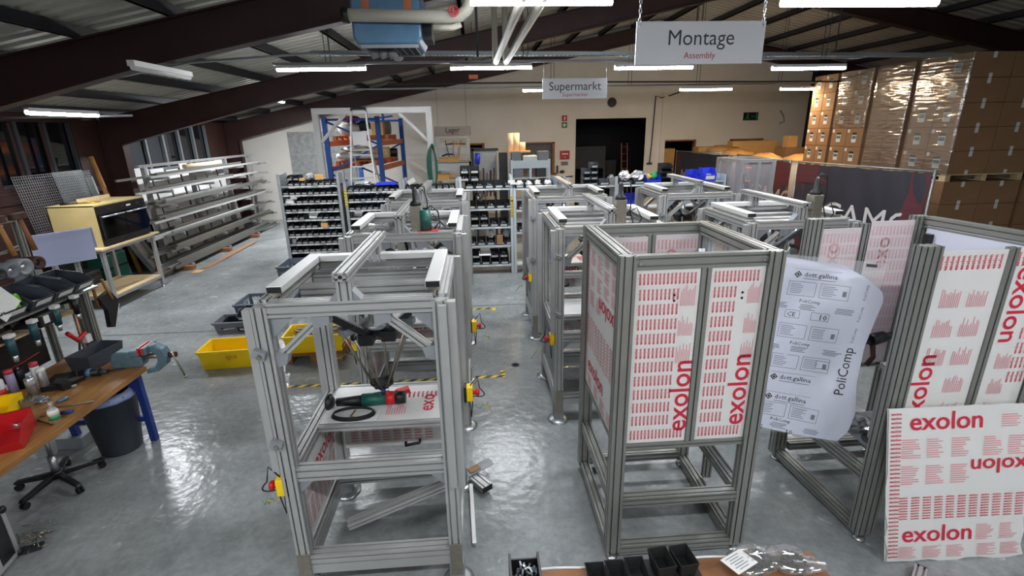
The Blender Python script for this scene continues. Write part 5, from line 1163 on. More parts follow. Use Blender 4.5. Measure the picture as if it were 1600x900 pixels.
# crates on the floor
def euro_crate(name, label, loc, L, Wd, H, m, rz=0, perforated=False, extra=None):
    t = thing(name, label, 'crate', loc, rz); b = MB(); s = .03; k = .01; o = [(-L/2+s, -Wd/2+s), (L/2-s, -Wd/2+s), (L/2-s, Wd/2-s), (-L/2+s, Wd/2-s)]; p = [(-L/2, -Wd/2), (L/2, -Wd/2), (L/2, Wd/2), (-L/2, Wd/2)]
    b.box(-L/2+s, L/2-s, -Wd/2+s, Wd/2-s, 0, k).obj('base', m, t)
    b = MB()
    for i in range(4):
        j = (i+1) % 4; A = V((o[i][0], o[i][1], 0)); B_ = V((o[j][0], o[j][1], 0)); C_ = V((p[j][0], p[j][1], H)); D_ = V((p[i][0], p[i][1], H))
        def q(u, v): return (A*(1-u)+B_*u)*(1-v)+(D_*(1-u)+C_*u)*v
        nrm = (B_-A).cross(D_-A).normalized()*-k
        def pn(u0, u1, v0, v1):
            c = [q(u0, v0), q(u1, v0), q(u1, v1), q(u0, v1)]; b.add(c+[x+nrm for x in c], [(3,2,1,0),(4,5,6,7),(0,1,5,4),(1,2,6,5),(2,3,7,6),(3,0,4,7)])
        if not perforated: pn(0, 1, 0, 1)
        else:
            for a in ((0, 1, 0, .14), (0, 1, .82, 1), (0, .06, .14, .82), (.94, 1, .14, .82), (.46, .54, .14, .82)): pn(*a)
            for u0, u1 in ((.06, .46), (.54, .94)):
                for e in range(7):
                    ua = u0+(u1-u0)*e/6; 
                    for sg in (1, -1):
                        ub = ua+sg*(u1-u0)*.45
                        if u0-.001 <= ub <= u1+.001: c0, c1 = q(ua, .14), q(ub, .82); b.bar(c0, c1, .007, .007)
        e0, e1 = D_+nrm, C_+nrm; 
        b.bar(D_-nrm*1.0+V((0,0,-.012)), C_-nrm*1.0+V((0,0,-.012)), .022, .03)
    b.obj('walls', m, t); return t
p = at(352, 552, .0); t = euro_crate('yellow_crate', 'yellow crate with faded letters standing on the floor beside the front frame', (-3.42, 6.52, 0), .78, .45, .27, 'yellow', .06)
MB().text('igus', (-.05, -.228, .15), (1,0,0), (0,.1,1), .1, res=2).obj('faded_letters', 'orange', t); MB().box(.30, .34, -.224, -.218, .07, .14).obj('sticker', 'label', t)
t = euro_crate('yellow_crate', 'yellow crate of metal parts on a small pallet, behind the front frame', (-2.33, 6.62, .13), .78, .45, .26, 'yellow', .05)
MB().box(.2, .27, -.226, -.22, .06, .14).obj('sticker', 'label', t)
b = MB(); rd = random.Random(3)
for i in range(40): b.cyl((rd.uniform(-.33,.33), rd.uniform(-.18,.18), rd.uniform(.16,.25)), (rd.uniform(-.33,.33), rd.uniform(-.18,.18), rd.uniform(.2,.26)), .018, n=7)
o = b.obj('metal_parts', 'steel'); o.location = (-2.33, 6.62, .13); tag(o, 'heap of metal tubes filling the yellow crate on the pallet', 'metal parts', kind='stuff')
def pallet(label, x0, x1, y0, y1, z, m='wood_brown', hh=.144):
    t = thing('pallet', label, 'pallet', ((x0+x1)/2, (y0+y1)/2, z)); a, c = (x1-x0)/2, (y1-y0)/2; b = MB(); n = 5
    for i in range(n): yy = -c+(2*c-.12)*i/(n-1); b.box(-a, a, yy, yy+.12, hh-.022, hh)
    b.obj('deck_boards', m, t); b = MB()
    for x in (-a, -.05, a-.1): b.box(x, x+.1, -c, c, hh-.044, hh-.022).box(x, x+.1, -c, c, 0, .022)
    b.obj('stringer_boards', m, t); b = MB()
    for x in (-a, -.05, a-.1):
        for y in (-c, -.07, c-.14): b.box(x, x+.1, y, y+.14, .022, hh-.044)
    b.obj('blocks', m, t); return t
pallet('small wooden pallet with a pale label under the yellow crate', -2.72, -1.94, 6.36, 6.86, 0, 'wood_brown', .13)
t = euro_crate('parts_tray', 'low grey tray crate of black bins and parts behind the yellow crate', (-3.78, 7.82, 0), .98, .40, .18, 'mid_grey', .04)
for i, (x, y, z, lb) in enumerate(((-4.05, 7.80, .19, 'black bin tilted in the grey tray crate, empty front corner'), (-3.78, 7.78, .19, 'black bin with pale card, lower one in the grey tray crate'), (-3.80, 7.86, .335, 'black bin with pale card stacked on top in the grey tray crate'))):
    scoop_bin('stacking_bin', lb, (x, y, z-.18), .24, .34, .15, 'bin_black', .1-.1*i, 'black bins in the tray crate')
t = thing('machine_part', 'black flat machine part lying across the grey tray crate', 'metal part', (-3.55, 7.93, .185)); MB().box(-.35, .3, -.06, .06, 0, .1).box(-.05, .3, -.06, .06, .1, .16).obj('body', 'parts_dark', t, bev=.01)
euro_crate('grey_crate', 'grey perforated crate on the floor beyond the tray of black bins', (-3.72, 8.42, 0), .86, .62, .30, 'crate_grey', .03, True)
euro_crate('grey_crate', 'grey perforated crate beside the end of the bin rack, stacked high', (-3.42, 9.72, 0), .92, .68, .60, 'crate_grey', .03, True)
t = euro_crate('grey_crate', 'solid dark grey crate right behind the front frame post', (-3.25, 9.05, 0), .8, .4, .45, 'crate_grey', .03)

# ================================================================== BIN RACKS
RKY = 10.45
PX = [-3.99, -2.82, -2.70, -1.55, -.39, .73, 1.85, 2.95, 4.11]
LVA = [2.0, 1.82, 1.65, 1.48, 1.31, 1.14, .97, .80, .63, .46, .29, .12]
LVB = [1.85, 1.66, 1.48, 1.31, 1.14, .97, .80, .63, .46, .29, .12]
def rack(label, x0, x1, top, levels, m='shelf_grey', sticker=True):
    t = thing('shelf_rack', label, 'shelf rack', (x0, RKY, 0)); w_ = x1-x0
    for x in (0, w_):
        for y in (0, .42):
            p = MB().box(x-.03, x+.03, y, y+.004, 0, top).box(x-.03 if x == 0 else x+.026, x-.026 if x == 0 else x+.03, y, y+.05, 0, top).obj('post', m, t)
        MB().box(x-.028, x-.02, .05, .42, .05, top-.02).obj('side_plate', m, t)
    for z in levels:
        sh = MB().box(.02, w_-.02, 0, .45, z-.03, z).obj('shelf', m, t); b = MB(); n = int(w_/.123) if len(levels) > 5 else 3
        for i in range(n):
            if (i*7+int(z*100)) % 5: xx = .06+i*(w_-.1)/n; b.box(xx, xx+(.095 if len(levels) > 5 else .14), -.003, 0, z-.027, z-.004)
        b.obj('label_cards', 'label', sh)
    return t
rack('grey shelf rack of many small black bins, beside the profile rack', PX[0], PX[1], 2.24, LVA)
rack('grey shelf rack with yellow marks on its post, second from the profile rack', PX[2], PX[3]-.03, 2.05, LVB)
rack('grey shelf rack bay behind the farthest robot frame of the crate row', PX[3]+.03, PX[4]-.03, 2.08, LVB)
rack('pale shelf rack bay with larger black bins beyond the aisle tape', PX[4]+.03, PX[5]-.03, 2.1, [1.84, 1.42, 1.03, .63, .2], 'shelf_blue_grey')
rack('shelf rack bay behind the robot frames, row of bins of white parts on top', PX[5]+.03, PX[6]-.03, 1.84, [1.83, 1.38, .9, .2], 'shelf_blue_grey')
rack('shelf rack bay in front of the dark doorway, foil bags on top', PX[6]+.03, PX[7]-.03, 2.03, [1.84, 1.38, .9, .2], 'shelf_grey')
rack('end bay of the shelf racks carrying blue bins', PX[7]+.03, 4.95, 1.86, [1.84, 1.38, .9, .2], 'shelf_blue_grey')
def sticker(x, z, n, label):
    t = thing('marking_tape', label, 'marking', (x, RKY-.004, z)); MB().box(-.025, .025, -.002, 0, -.06*n, .06*n).obj('strip', 'tape_yellow', t)
    b = MB()
    for i in range(2*n): b.box(-.014, .014, -.003, -.002, -.06*n+.06*i+.015, -.06*n+.06*i+.045)
    b.obj('print', 'mid_grey', t)
sticker(-2.70, 1.72, 3, 'yellow marking strip on the post of the second bin rack'); sticker(.70, 1.42, 3, 'yellow marking strip on the post beside the aisle'); sticker(.70, 1.62, 1, 'small yellow marking on the post beside the aisle, above the strip')
def small_bin_proto(name, wd, d, h, seed, fill):
    t = thing(name, 'x', 'bin'); b = scoop_geo(MB(), wd, d, h, .5); rd = random.Random(seed)
    b.obj('bin_body', 'bin_black', t)
    MB().slab((-wd*.36, -d/2+d*.075-.012, h*.12), (wd*.72, 0, 0), (0, -d*.05, h*.28), -.0015).obj('label_card', 'label', t)
    if fill:
        b = MB()
        for i in range(16): b.obox((rd.uniform(-wd*.36, wd*.36), rd.uniform(-d*.35, d*.4), rd.uniform(.02, h*.55)), (.03, .014, .014), (rd.uniform(0,3), rd.uniform(0,3), rd.uniform(0,3)))
        o = b.obj('contents', fill, t); o['kind'] = 'stuff'
    return t
PROT = {}
def put_bin(x, y, z, size, label, group, seed):
    fill = (None, 'screws', 'parts_dark', 'screws')[seed % 4]; k = (size, seed % 4)
    if k not in PROT:
        t = small_bin_proto('parts_bin', *size, seed, fill); PROT[k] = t
    else: t = dup(PROT[k])
    t.location = (x, y, z); t['label'] = label; t['group'] = group; return t
ORD = ['top', 'second', 'third', 'fourth', 'fifth', 'sixth', 'seventh', 'eighth', 'ninth', 'tenth', 'eleventh', 'twelfth']
rb = random.Random(21)
SM = (.115, .30, .10)
GAP = {0: (0,), 2: (0, 1), 4: (3, 4), 5: (5,), 7: (0,)}
for li, z in enumerate(LVA[:11]):
    for i in range(9):
        if i in GAP.get(li, ()): continue
        put_bin(PX[0]+.09+i*.123, RKY+.18, z, SM, 'small black bin on the %s shelf of the rack by the profile rack' % ORD[li], 'bins on the %s shelf of the first rack' % ORD[li], rb.randrange(4))
for i in (1, 2): put_bin(PX[0]+.09+i*.123, RKY+.16, 2.105, SM, 'small black bin stacked above others on the top shelf of the first rack', 'upper bins on the first rack', i)
for li, z in enumerate(LVB[:7]):
    for i in range(9):
        if li == 3 and i in (0,1): continue
        put_bin(PX[2]+.09+i*.122, RKY+.18, z, SM, 'small black bin with pale card on the %s shelf of the second rack' % ORD[li], 'bins on the %s shelf of the second rack' % ORD[li], rb.randrange(4))
for li, z in enumerate(LVB[:6]):
    for i in range(8):
        put_bin(PX[3]+.12+i*.128, RKY+.18, z, SM, 'small black bin on the %s shelf of the rack behind the farthest crate-row frame' % ORD[li], 'bins on the %s shelf of the third rack' % ORD[li], rb.randrange(4))
for i, (dx, z) in enumerate(((.92, 1.95), (1.05, 1.95), (.92, 2.05), (1.05, 2.05))):
    pass
MD = (.19, .32, .15)
for li, (z, n, x0) in enumerate(((1.84, 5, .22), (1.42, 5, .24), (1.03, 4, .3), (.63, 5, .22), (.2, 4, .3))):
    for i in range(n):
        put_bin(PX[4]+x0+i*.205, RKY+.19, z, MD, 'larger black bin on the %s shelf of the aisle rack bay' % ORD[li], 'bins on the %s shelf of the aisle bay' % ORD[li], rb.randrange(4))
for z, xs in ((1.18, (.3, .5)), (.35, (.3, .7, .9)), (1.99, (.13, .33))):
    for x in xs: put_bin(PX[4]+x, RKY+.19, z, MD, 'larger black bin stacked on another in the aisle rack bay', 'stacked bins in the aisle bay', rb.randrange(4))
for i in range(2):
    for j in range(3 if i < 1 else 2): put_bin(PX[4]+.13+j*.0+i*.205, RKY+.17, 1.84+.155*(j+1) if not (i == 0 and j == 9) else 0, (.19, .32, .15), 'black bin in the tall stack on top of the racks, below the Lager sign', 'stacked black bins below the Lager sign', rb.randrange(4)) if j < 2 else None
for i in range(4): put_bin(PX[5]+.15+i*.2, RKY+.19, 1.83, MD, 'black bin of white parts in the row on top of the rack, before the doorway', 'bins of white parts on the rack top', 1)
for i in range(4):
    t = thing('small_parts', 'heap of white plastic parts in a rack-top bin', 'parts', (PX[5]+.15+i*.2, RKY+.2, 1.84), 0, 'white parts in the rack-top bins')
    MB().blob((0, .0, .07), (.08, .11, .065), n=10, jitter=.35, seed=i).obj('parts', 'label', t)
for z, n in ((1.38, 4), (.9, 4)):
    for i in range(n): put_bin(PX[5]+.2+i*.22, RKY+.19, z, MD, 'black bin on the lower shelves behind the film-clad cell row', 'bins low on the fifth rack', rb.randrange(4))
# odd things standing among the bins
def carton(name, label, x, y, z, w_, d_, h_, m, rz=0, flap=True, cat='box'):
    t = thing(name, label, cat, (x, y, z), rz); MB().box(-w_/2, w_/2, -d_/2, d_/2, 0, h_).obj('carton', m, t)
    if flap: MB().box(-w_*.06, w_*.06, -d_/2-.001, d_/2+.001, h_-.001, h_+.001).obj('tape', 'label', t)
    return t
carton('cardboard_box', 'tiny brown carton between bins on the sixth shelf of the first rack', PX[0]+.78, RKY+.1, 1.14, .13, .2, .09, 'cardboard_light')
carton('cardboard_box', 'small brown carton on the top shelf of the first rack', PX[0]+.45, RKY+.08, 2.1, .1, .15, .05, 'cardboard_light', .1)
carton('cardboard_box', 'brown carton standing tilted above the first rack', PX[0]+.72, RKY+.25, 2.1, .16, .2, .1, 'cardboard_light', .4)
t = thing('plastic_bag', 'white plastic bag on top of the first rack', 'bag', (PX[0]+.58, RKY+.2, 2.1)); MB().blob((0,0,.07), (.07,.08,.07), n=10, jitter=.35, seed=3).obj('bag', 'bag_foil', t)
t = thing('white_cup_roll', 'white round roll at the start of the eighth shelf of the first rack', 'roll', (PX[0]+.09, RKY+.12, .80)); MB().cyl((0,0,0), (0,0,.11), .05).cyl((0,0,.11), (0,0,.112), .02, mi=0).obj('roll', 'label', t)
t = thing('paper_stack', 'white paper cards on the third shelf of the first rack', 'paper', (PX[0]+.12, RKY+.12, 1.65)); MB().box(-.07, .1, -.06, .1, 0, .06).box(-.05, .08, -.07, -.06, 0, .09).obj('cards', 'paper', t)
t = thing('plastic_bag', 'shiny bag lying on top of the second rack below the ladder', 'bag', (PX[2]+.32, RKY+.2, 1.95)); MB().blob((0,0,.05), (.17,.1,.05), n=12, jitter=.3, seed=8).obj('bag', 'bag_foil', t)
t = thing('blue_lid', 'flat blue tray lid on top of the second rack', 'lid', (PX[2]+.8, RKY+.2, 1.96)); MB().box(-.2, .22, -.12, .12, 0, .04).box(-.17, .19, -.1, .1, .04, .055).obj('lid', 'bin_blue', t, bev=.008)
t = thing('paper_tag', 'white paper sheet standing tilted on top of the third rack', 'paper', (PX[3]+.18, RKY+.15, 1.96)); MB().obox((0, 0, .06), (.16, .004, .1), (.3, -.5, .2)).obj('sheet', 'paper', t)
for i, (x, z, lb) in enumerate(((PX[4]+.10, 1.42, 'yellow bin at the end of the upper shelf in the aisle rack bay'), (PX[4]+.10, 1.03, 'yellow bin at the end of the middle shelf in the aisle rack bay'), (PX[4]+.10, .63, 'yellow bin at the end of the lower shelf in the aisle rack bay'))):
    scoop_bin('stacking_bin', lb, (x, RKY+.05, z), .17, .3, .30 if i == 0 else .18, 'yellow', 0, 'yellow bins in the aisle rack bay')
for i, (x, z, lb) in enumerate(((PX[4]+.62, .78, 'clear bag of parts on the fourth shelf of the aisle rack bay'), (PX[4]+.45, 1.56, 'clear bag of white parts bulging on the second shelf of the aisle rack bay'), (PX[4]+.98, .78, 'white printed bag upright on the fourth shelf of the aisle rack bay'))):
    t = thing('plastic_bag', lb, 'bag', (x, RKY+.2, z)); MB().blob((0,0,.09), (.09,.08,.09), n=12, jitter=.3, seed=i+30).obj('bag', 'bag_foil' if i != 1 else 'bag_clear', t)
carton('cardboard_box', 'brown carton beside a printed bag on the fourth shelf of the aisle rack bay', PX[4]+.82, RKY+.12, .66, .13, .2, .19, 'cardboard')
t = thing('paper_sheet', 'white sheet laid over bins on the lowest shelf of the aisle rack bay', 'paper', (PX[4]+.36, RKY+.1, .42)); MB().slab((0, -.1, 0), (.26, 0, 0), (0, .2, .06), .004).obj('sheet', 'paper', t)
t = thing('plug_block', 'white cable clip on the post above the aisle', 'clip', (.72, RKY-.02, 1.98)); MB().box(-.09, .05, -.02, .01, -.03, .03).box(-.05, .09, -.025, -.01, -.06, -.02).obj('block', 'label', t)
# racks in front of the doorway
for i in range(7):
    x = 2.3+(i % 2)*.155; k = i//2
    if i == 6: x = 2.455
    t = scoop_bin('stacking_bin', 'dark grey empty bin in the %s column stacked before the dark doorway' % ('taller' if x > 2.4 else 'shorter'), (x, RKY+.2, 1.84+.12*k), .15, .3, .118, 'bin_grey', 0, 'empty bins stacked before the doorway (%s column)' % ('taller' if x > 2.4 else 'shorter'))
scoop_bin('stacking_bin', 'single dark grey bin lying beside the two columns before the doorway', (2.68, RKY+.2, 1.84), .22, .3, .13, 'bin_grey')
for i, (x, lb) in enumerate(((2.87, 'clear bag on the rack post side before the doorway'),)): t = thing('plastic_bag', lb, 'bag', (x-.02, RKY+.22, 1.84)); MB().blob((0,0,.1), (.09,.08,.1), n=12, jitter=.3, seed=44).obj('bag', 'bag_clear', t)
for i, x in enumerate((3.16, 3.43)):
    scoop_bin('stacking_bin', ('black bin under shiny foil bags before the doorway, beside the post', 'black bin under shiny foil bags before the doorway, beside the blue bin')[i], (x, RKY+.2, 1.84), .24, .32, .14, 'bin_black')
    t = thing('foil_bag', ('shiny silver bag heaped in the bin beside the rack post', 'shiny silver bag heaped in the bin toward the blue bin')[i], 'bag', (x, RKY+.22, 1.9)); MB().blob((0,0,.11), (.12,.13,.11), n=14, jitter=.3, seed=50+i).obj('bag', 'bag_foil', t)
scoop_bin('stacking_bin', 'blue bin of green and yellow parts on the rack before the doorway edge', (3.74, RKY+.2, 1.84), .30, .34, .19, 'bin_blue', 0, None, False)
t = thing('green_part', 'bright green plastic part lying in the blue bin', 'part', (3.80, RKY+.22, 1.93)); MB().blob((0,0,.08), (.08,.07,.08), n=10, jitter=.3, seed=4).obj('part', 'green', t)
t = thing('yellow_part', 'small yellow part next to the green one in the blue bin', 'part', (3.68, RKY+.2, 1.93)); MB().blob((0,0,.06), (.05,.05,.06), n=8, jitter=.3, seed=5).obj('part', 'tape_yellow', t)
t = thing('paper_note', 'white paper sticking out of the blue bin', 'paper', (3.63, RKY+.28, 1.96)); MB().obox((0,0,.04), (.1,.004,.08), (.3, .3, 0)).obj('sheet', 'paper', t)
for k in range(4): scoop_bin('stacking_bin', 'black bin in the tall stack between the blue bins on the end rack', (4.02, RKY+.2, 1.84+.105*k), .22, .32, .104, 'bin_black', 0, 'black bins stacked between blue ones', False)
for i, (x, y, z, s_, lb) in enumerate(((4.37, RKY+.16, 1.88, .2, 'small blue bin nearest the black stack on the end rack'), (4.60, RKY+.14, 1.88, .2, 'small blue bin in the middle of the end rack'), (4.70, RKY+.36, 1.99, .2, 'blue bin standing behind the small ones on the end rack'), (4.92, RKY+.1, 1.92, .27, 'big blue bin with pale card at the end of the racks'))):
    t = scoop_bin('stacking_bin', lb, (x, y, z-.04), s_, .3, .15 if i < 3 else .27, 'bin_blue', .0, None, i == 3)
t = thing('grey_side_panel', 'grey sheet metal bin wall at the end of the racks', 'panel', (5.05, RKY+.2, 1.6)); MB().box(-.1, .22, 0, .02, 0, .42).box(.2, .22, -.25, .02, 0, .42).box(-.1, .22, -.2, 0, .26, .28).box(.17, .22, -.05, .0, -1.6, 0).box(-.1, -.05, -.05, .0, -1.6, 0).obj('plate', 'shelf_blue_grey', t)
scoop_bin('stacking_bin', 'blue bin on the lower shelf before the doorway', (3.32, RKY+.2, 1.38), .28, .34, .26, 'bin_blue', 0, None, False)
scoop_bin('stacking_bin', 'blue bin seen through the frame behind the cell', (1.15, RKY-.9, 1.55), .3, .3, .12, 'bin_blue', 0, None, False) if False else None
t = scoop_bin('stacking_bin', 'blue bin inside the farther frame behind the film-clad cell', (1.02, 7.45, 1.033), .34, .3, .16, 'bin_blue', 0, None, True)
carton('cardboard_box', 'brown carton of parts on the table of the farther frame by the blue bins', 3.15, 7.3, 1.04, .45, .35, .25, 'cardboard_light')
carton('cardboard_box', 'brown carton on the floor under the end rack', 3.45, RKY+.22, .9, .5, .38, .35, 'cardboard_light')

# ================================================================== BACK OF THE HALL
# pallet rack
t = thing('pallet_rack', 'tall blue pallet rack with orange beams', 'pallet rack', (-4.08, 14.5, 0), -.10); RKD = 2.6; W_ = 1.45
for x in (0, W_):
    for y in (0, RKD): MB().box(x-.06, x+.06, y-.045, y+.045, 0, 3.42).obj('post', 'rack_blue', t)
for y in (0, RKD):
    b = MB().box(.06, W_-.06, y-.02, y+.02, 3.32, 3.38); b.obj('frame_tie', 'rack_blue', t)
    for i, (za, zb) in enumerate(((3.3, 2.7), (2.55, 2.0) if False else (2.0, 2.65), (1.9, 1.3), (.6, 1.2))): MB().bar((.05, y, za), (W_-.05, y, zb), .03, .05).obj('brace', 'rack_blue', t)
for z in (2.72, 2.05, .9):
    for x in (0, W_): MB().box(x-.03, x+.03, .05, RKD-.05, z-.07, z+.07).obj('beam', 'rack_orange', t)
def rackp(x, y, z): return V((-4.08, 14.5, 0))+Matrix.Rotation(-.10, 3, 'Z')@V((x, y, z))
for z, lb in ((2.79, 'wooden pallet on the upper beams of the blue rack, front one'), (2.12, 'wooden pallet on the lower beams of the blue rack, front one')):
    p = rackp(.72, .65, z); o = pallet(lb, p.x-.6, p.x+.6, p.y-.5, p.y+.5, z, 'rack_orange', .14); o.rotation_euler = (0,0,-.10)
    p = rackp(.72, 1.9, z); o = pallet(lb.replace('front one', 'rear one'), p.x-.6, p.x+.6, p.y-.5, p.y+.5, z, 'rack_orange', .14); o.rotation_euler = (0,0,-.10)
def lump(name, label, p, r, m, seed, cat='sack'): 
    t = thing(name, label, cat, tuple(p)); MB().blob((0,0,r[2]), r, n=16, jitter=.12, seed=seed).obj('body', m, t); return t
lump('white_sack', 'white filled sack on the lower pallet of the blue rack, near the ladder', rackp(.45, .5, 2.26), (.42, .4, .12), 'sack_white', 1)
lump('white_sack', 'white filled sack on the lower pallet of the blue rack, beneath another', rackp(.95, .6, 2.26), (.4, .4, .1), 'sack_white', 2)
lump('white_sack', 'white filled sack lying on top of the sack pile of the blue rack', rackp(.6, .6, 2.47), (.4, .35, .09), 'sack_white', 3)
lump('white_sack', 'white bulky sack on the upper pallet of the blue rack', rackp(.5, .5, 2.93), (.34, .35, .19), 'sack_white', 4)
lump('red_bag', 'red and dark bundle on top of the upper pallet load', rackp(.55, .45, 3.28), (.3, .25, .09), 'fire_red', 5, 'bundle')
lump('dark_bag', 'dark bundle beside the red one on the blue rack', rackp(.9, .55, 3.05), (.18, .2, .14), 'dark_grey', 6, 'bundle')
carton('cardboard_box', 'tan box on the rear upper pallet of the blue rack', *rackp(1.0, 1.55, 2.93), .35, .3, .35, 'cardboard_light')
t = thing('cable_drum', 'dark cable drum and motor on the rear upper pallet of the blue rack', 'machine part', tuple(rackp(1.0, 2.2, 2.93))); MB().cyl((-.2, 0, .2), (.2, 0, .2), .2).obj('drum', 'mid_grey', t); MB().bar((.0, 0, .1), (.0, 0, .7), .06, .1).bar((-.1, 0, .5), (.3, 0, .55), .04, .05).obj('stand', 'rack_blue', t)
carton('cardboard_box', 'tan board box on the rear lower pallet of the blue rack', *rackp(1.0, 1.6, 2.26), .5, .4, .32, 'wood_light', 0, False)
t = thing('black_motor', 'black motor on the rear lower pallet of the blue rack', 'motor', tuple(rackp(1.1, 2.2, 2.26))); MB().cyl((-.2, 0, .13), (.25, 0, .13), .13).obj('body', 'black', t)
for i, (x, m, lb) in enumerate(((.3, 'black', 'black bin low in the blue rack'), (.75, 'rack_blue', 'dark blue crate low in the blue rack'), (1.1, 'black', 'black crate low in the blue rack beside the post'))): carton('plastic_crate', lb, *rackp(x, .5, .97), .35, .5, .6, m, 0, False, 'crate')
# ladder
t = thing('step_ladder', 'aluminium platform ladder with white sign before the blue rack', 'ladder', (-2.79, 12.6, 0)); 
for s in (-1, 1):
    MB().bar((s*.43, -.25, 0), (s*.17, .25, 3.5), .04, .07).obj('rail', 'alu_bright', t); MB().bar((s*.45, 1.5, 0), (s*.2, .25, 2.6), .03, .05).obj('rear_leg', 'alu', t)
for i in range(9): z = .3+i*.275; MB().box(-.43+.07*z, .43-.07*z, -.24+.14*z, -.12+.14*z, z-.03, z).obj('step', 'alu_bright', t)
MB().box(-.22, .22, .1, .5, 2.58, 2.62).obj('platform', 'alu', t); MB().tube([(-.17, .25, 3.48), (-.17, .27, 3.56), (.17, .27, 3.56), (.17, .25, 3.48)], .03, 8).obj('handle', 'dark_grey', t); MB().box(-.17, .17, .1, .11, 2.72, 3.03).obj('sign_plate', 'white', t)
# white portal of profiles
t = thing('profile_portal', 'white aluminium portal frame standing before the blue rack', 'frame', (-3.85, 13.0, 0)); w_ = 2.72
for x in (0, w_): MB().ext((x, 0, 0), (x, 0, 3.44), .14, .14).obj('post', 'alu_bright', t)
MB().ext((-.07, 0, 3.51), (w_+.07, 0, 3.51), .14, .14).obj('beam', 'alu_bright', t)
for xa, xb in ((.72, .05), (w_-.72, w_-.05)): MB().ext((xa, 0, 3.45), (xb, 0, 2.78), .07, .07, up=(0,1,0)).obj('brace', 'alu_bright', t)
t = thing('green_hose', 'coil of dark green hose hanging on the portal post', 'hose', (-1.12, 12.85, 1.7)); b = MB()
for k in range(5): b.tube([((.12-.015*k)*math.cos(a)+.01*k, -.02*k+.04, .45+(.48+.02*k)*math.sin(a)) for a in [2*PI*i/20 for i in range(20)]], .018, 6, closed=True)
b.obj('coil', 'hose_green', t)
# storage workbench under the Lager sign
t = thing('storage_bench', 'pale grey work shelf with clamps below the Lager sign', 'shelf', (-1.33, 15.5, 0))
for x in (0, 1.13):
    for y in (0, .6): MB().box(x-.03, x+.03, y-.03, y+.03, 0, 2.13).obj('post', 'shelf_blue_grey', t)
MB().box(-.03, 1.16, -.03, -.01, 1.86, 2.1).obj('front_plate', 'shelf_blue_grey', t)
for z, m in ((2.12, 'shelf_blue_grey'), (1.6, 'wood_light'), (.9, 'wood_light')): MB().box(-.03, 1.16, -.03, .63, z-.04, z).obj('shelf', m, t)
for x in (.12, 1.08): MB().box(x-.05, x+.05, 1.08, 1.12, 0, 2.82).obj('rear_post', 'shelf_blue_grey', t)
for z0, z1 in ((2.3, 2.5), (2.2, 2.26), (2.78, 2.84)): MB().box(.12, 1.08, 1.06, 1.1, z0, z1).obj('rear_panel', 'shelf_blue_grey', t)
b = MB().box(.35, 1.0, 1.04, 1.06, 2.58, 2.62); b.obj('tool_rail', 'dark_grey', t)
carton('cardboard_box', 'tan carton on the work shelf below the Lager sign', -1.05, 15.75, 1.6, .4, .3, .15, 'cardboard_light'); carton('cardboard_box', 'flat tan carton on top of the work shelf below the Lager sign', -.85, 15.8, 2.12, .6, .4, .1, 'cardboard_light')
for i in range(3): t = thing('bar_clamp', 'brown bar clamp hanging beneath the Lager sign', 'clamp', (-.85+.13*i, 16.5, 2.1), 0, 'bar clamps beneath the Lager sign'); MB().bar((0, 0, 0), (.12*(i-1), 0, .62), .025, .03).bar((-.03, 0, .5), (.12, 0, .52), .03, .05).obj('clamp', 'wood_handle' if i else 'dark_grey', t)
t = thing('black_tool_holder', 'black tool holder lying on the work shelf top', 'tool', (-.7, 15.6, 2.23)); MB().tube([(-.35, 0, .05), (-.2, 0, .1), (0, 0, .1)], .025).obj('grip', 'black', t)
# tool wall and storage stand right of it
t = thing('tool_board', 'dark tool board with hanging tools before the back wall', 'tool board', (.06, 14.4, 0)); MB().box(-.15, .5, 0, .04, 1.3, 2.5).obj('board', 'cast_grey', t); MB().box(-.2, .55, -.02, .06, 2.45, 2.52).box(-.2, -.14, -.02, .06, 1.2, 2.52).obj('frame', 'black', t)
for i in range(6): MB().cyl((-.1+i*.1, -.05, 1.2), (-.08+i*.1, -.05, 1.85+.07*(i % 3)), .02, n=8).obj('tool', 'wood_brown' if i % 2 else 'black', t)
MB().cyl((-.05, -.04, 2.1), (-.02, -.04, 2.4), .07).obj('blue_tool', 'bin_blue', t)
for x in (-.1, .45): MB().box(x-.03, x+.03, .0, .06, 0, 1.3).obj('leg', 'dark_grey', t)
t = thing('storage_stand', 'pale grey double storage stand with panels before the window', 'shelf', (.92, 13.5, 0))
for x in (0, .5, 1.0):
    for y in (0, .5): MB().box(x-.03, x+.03, y-.03, y+.03, 0, 2.24).obj('post', 'shelf_blue_grey', t)
for x in (.0, .5): MB().box(x+.03, x+.47, -.03, -.015, 2.03, 2.22).obj('front_plate', 'shelf_blue_grey', t)
for z in (2.04, 1.78, 1.2, .6): MB().box(0, 1.0, -.02, .52, z-.025, z).obj('shelf', 'shelf_blue_grey', t)
for x, w_, m, lb in ((1.05, .24, 'mid_grey', 'grey box on the storage stand top before the window'), (1.78, .28, 'mid_grey', 'grey box at the far end of the storage stand top')): carton('plastic_box', lb, x, 13.75, 2.04, w_, .4, .4, m, 0, False)
for x, lb in ((1.1, 'grey box on the second board of the storage stand'), (1.72, 'dark grey box on the second board of the storage stand, far end')): carton('plastic_box', lb, x, 13.7, 1.78, .25, .4, .22, 'mid_grey' if x < 1.5 else 'dark_grey', 0, False)
t = thing('grey_pack', 'pale grey packs lying between the boxes of the storage stand', 'pack', (1.42, 13.75, 2.04)); MB().box(-.2, .2, -.2, .2, 0, .3).obj('pack', 'shelf_blue_grey', t, bev=.03)
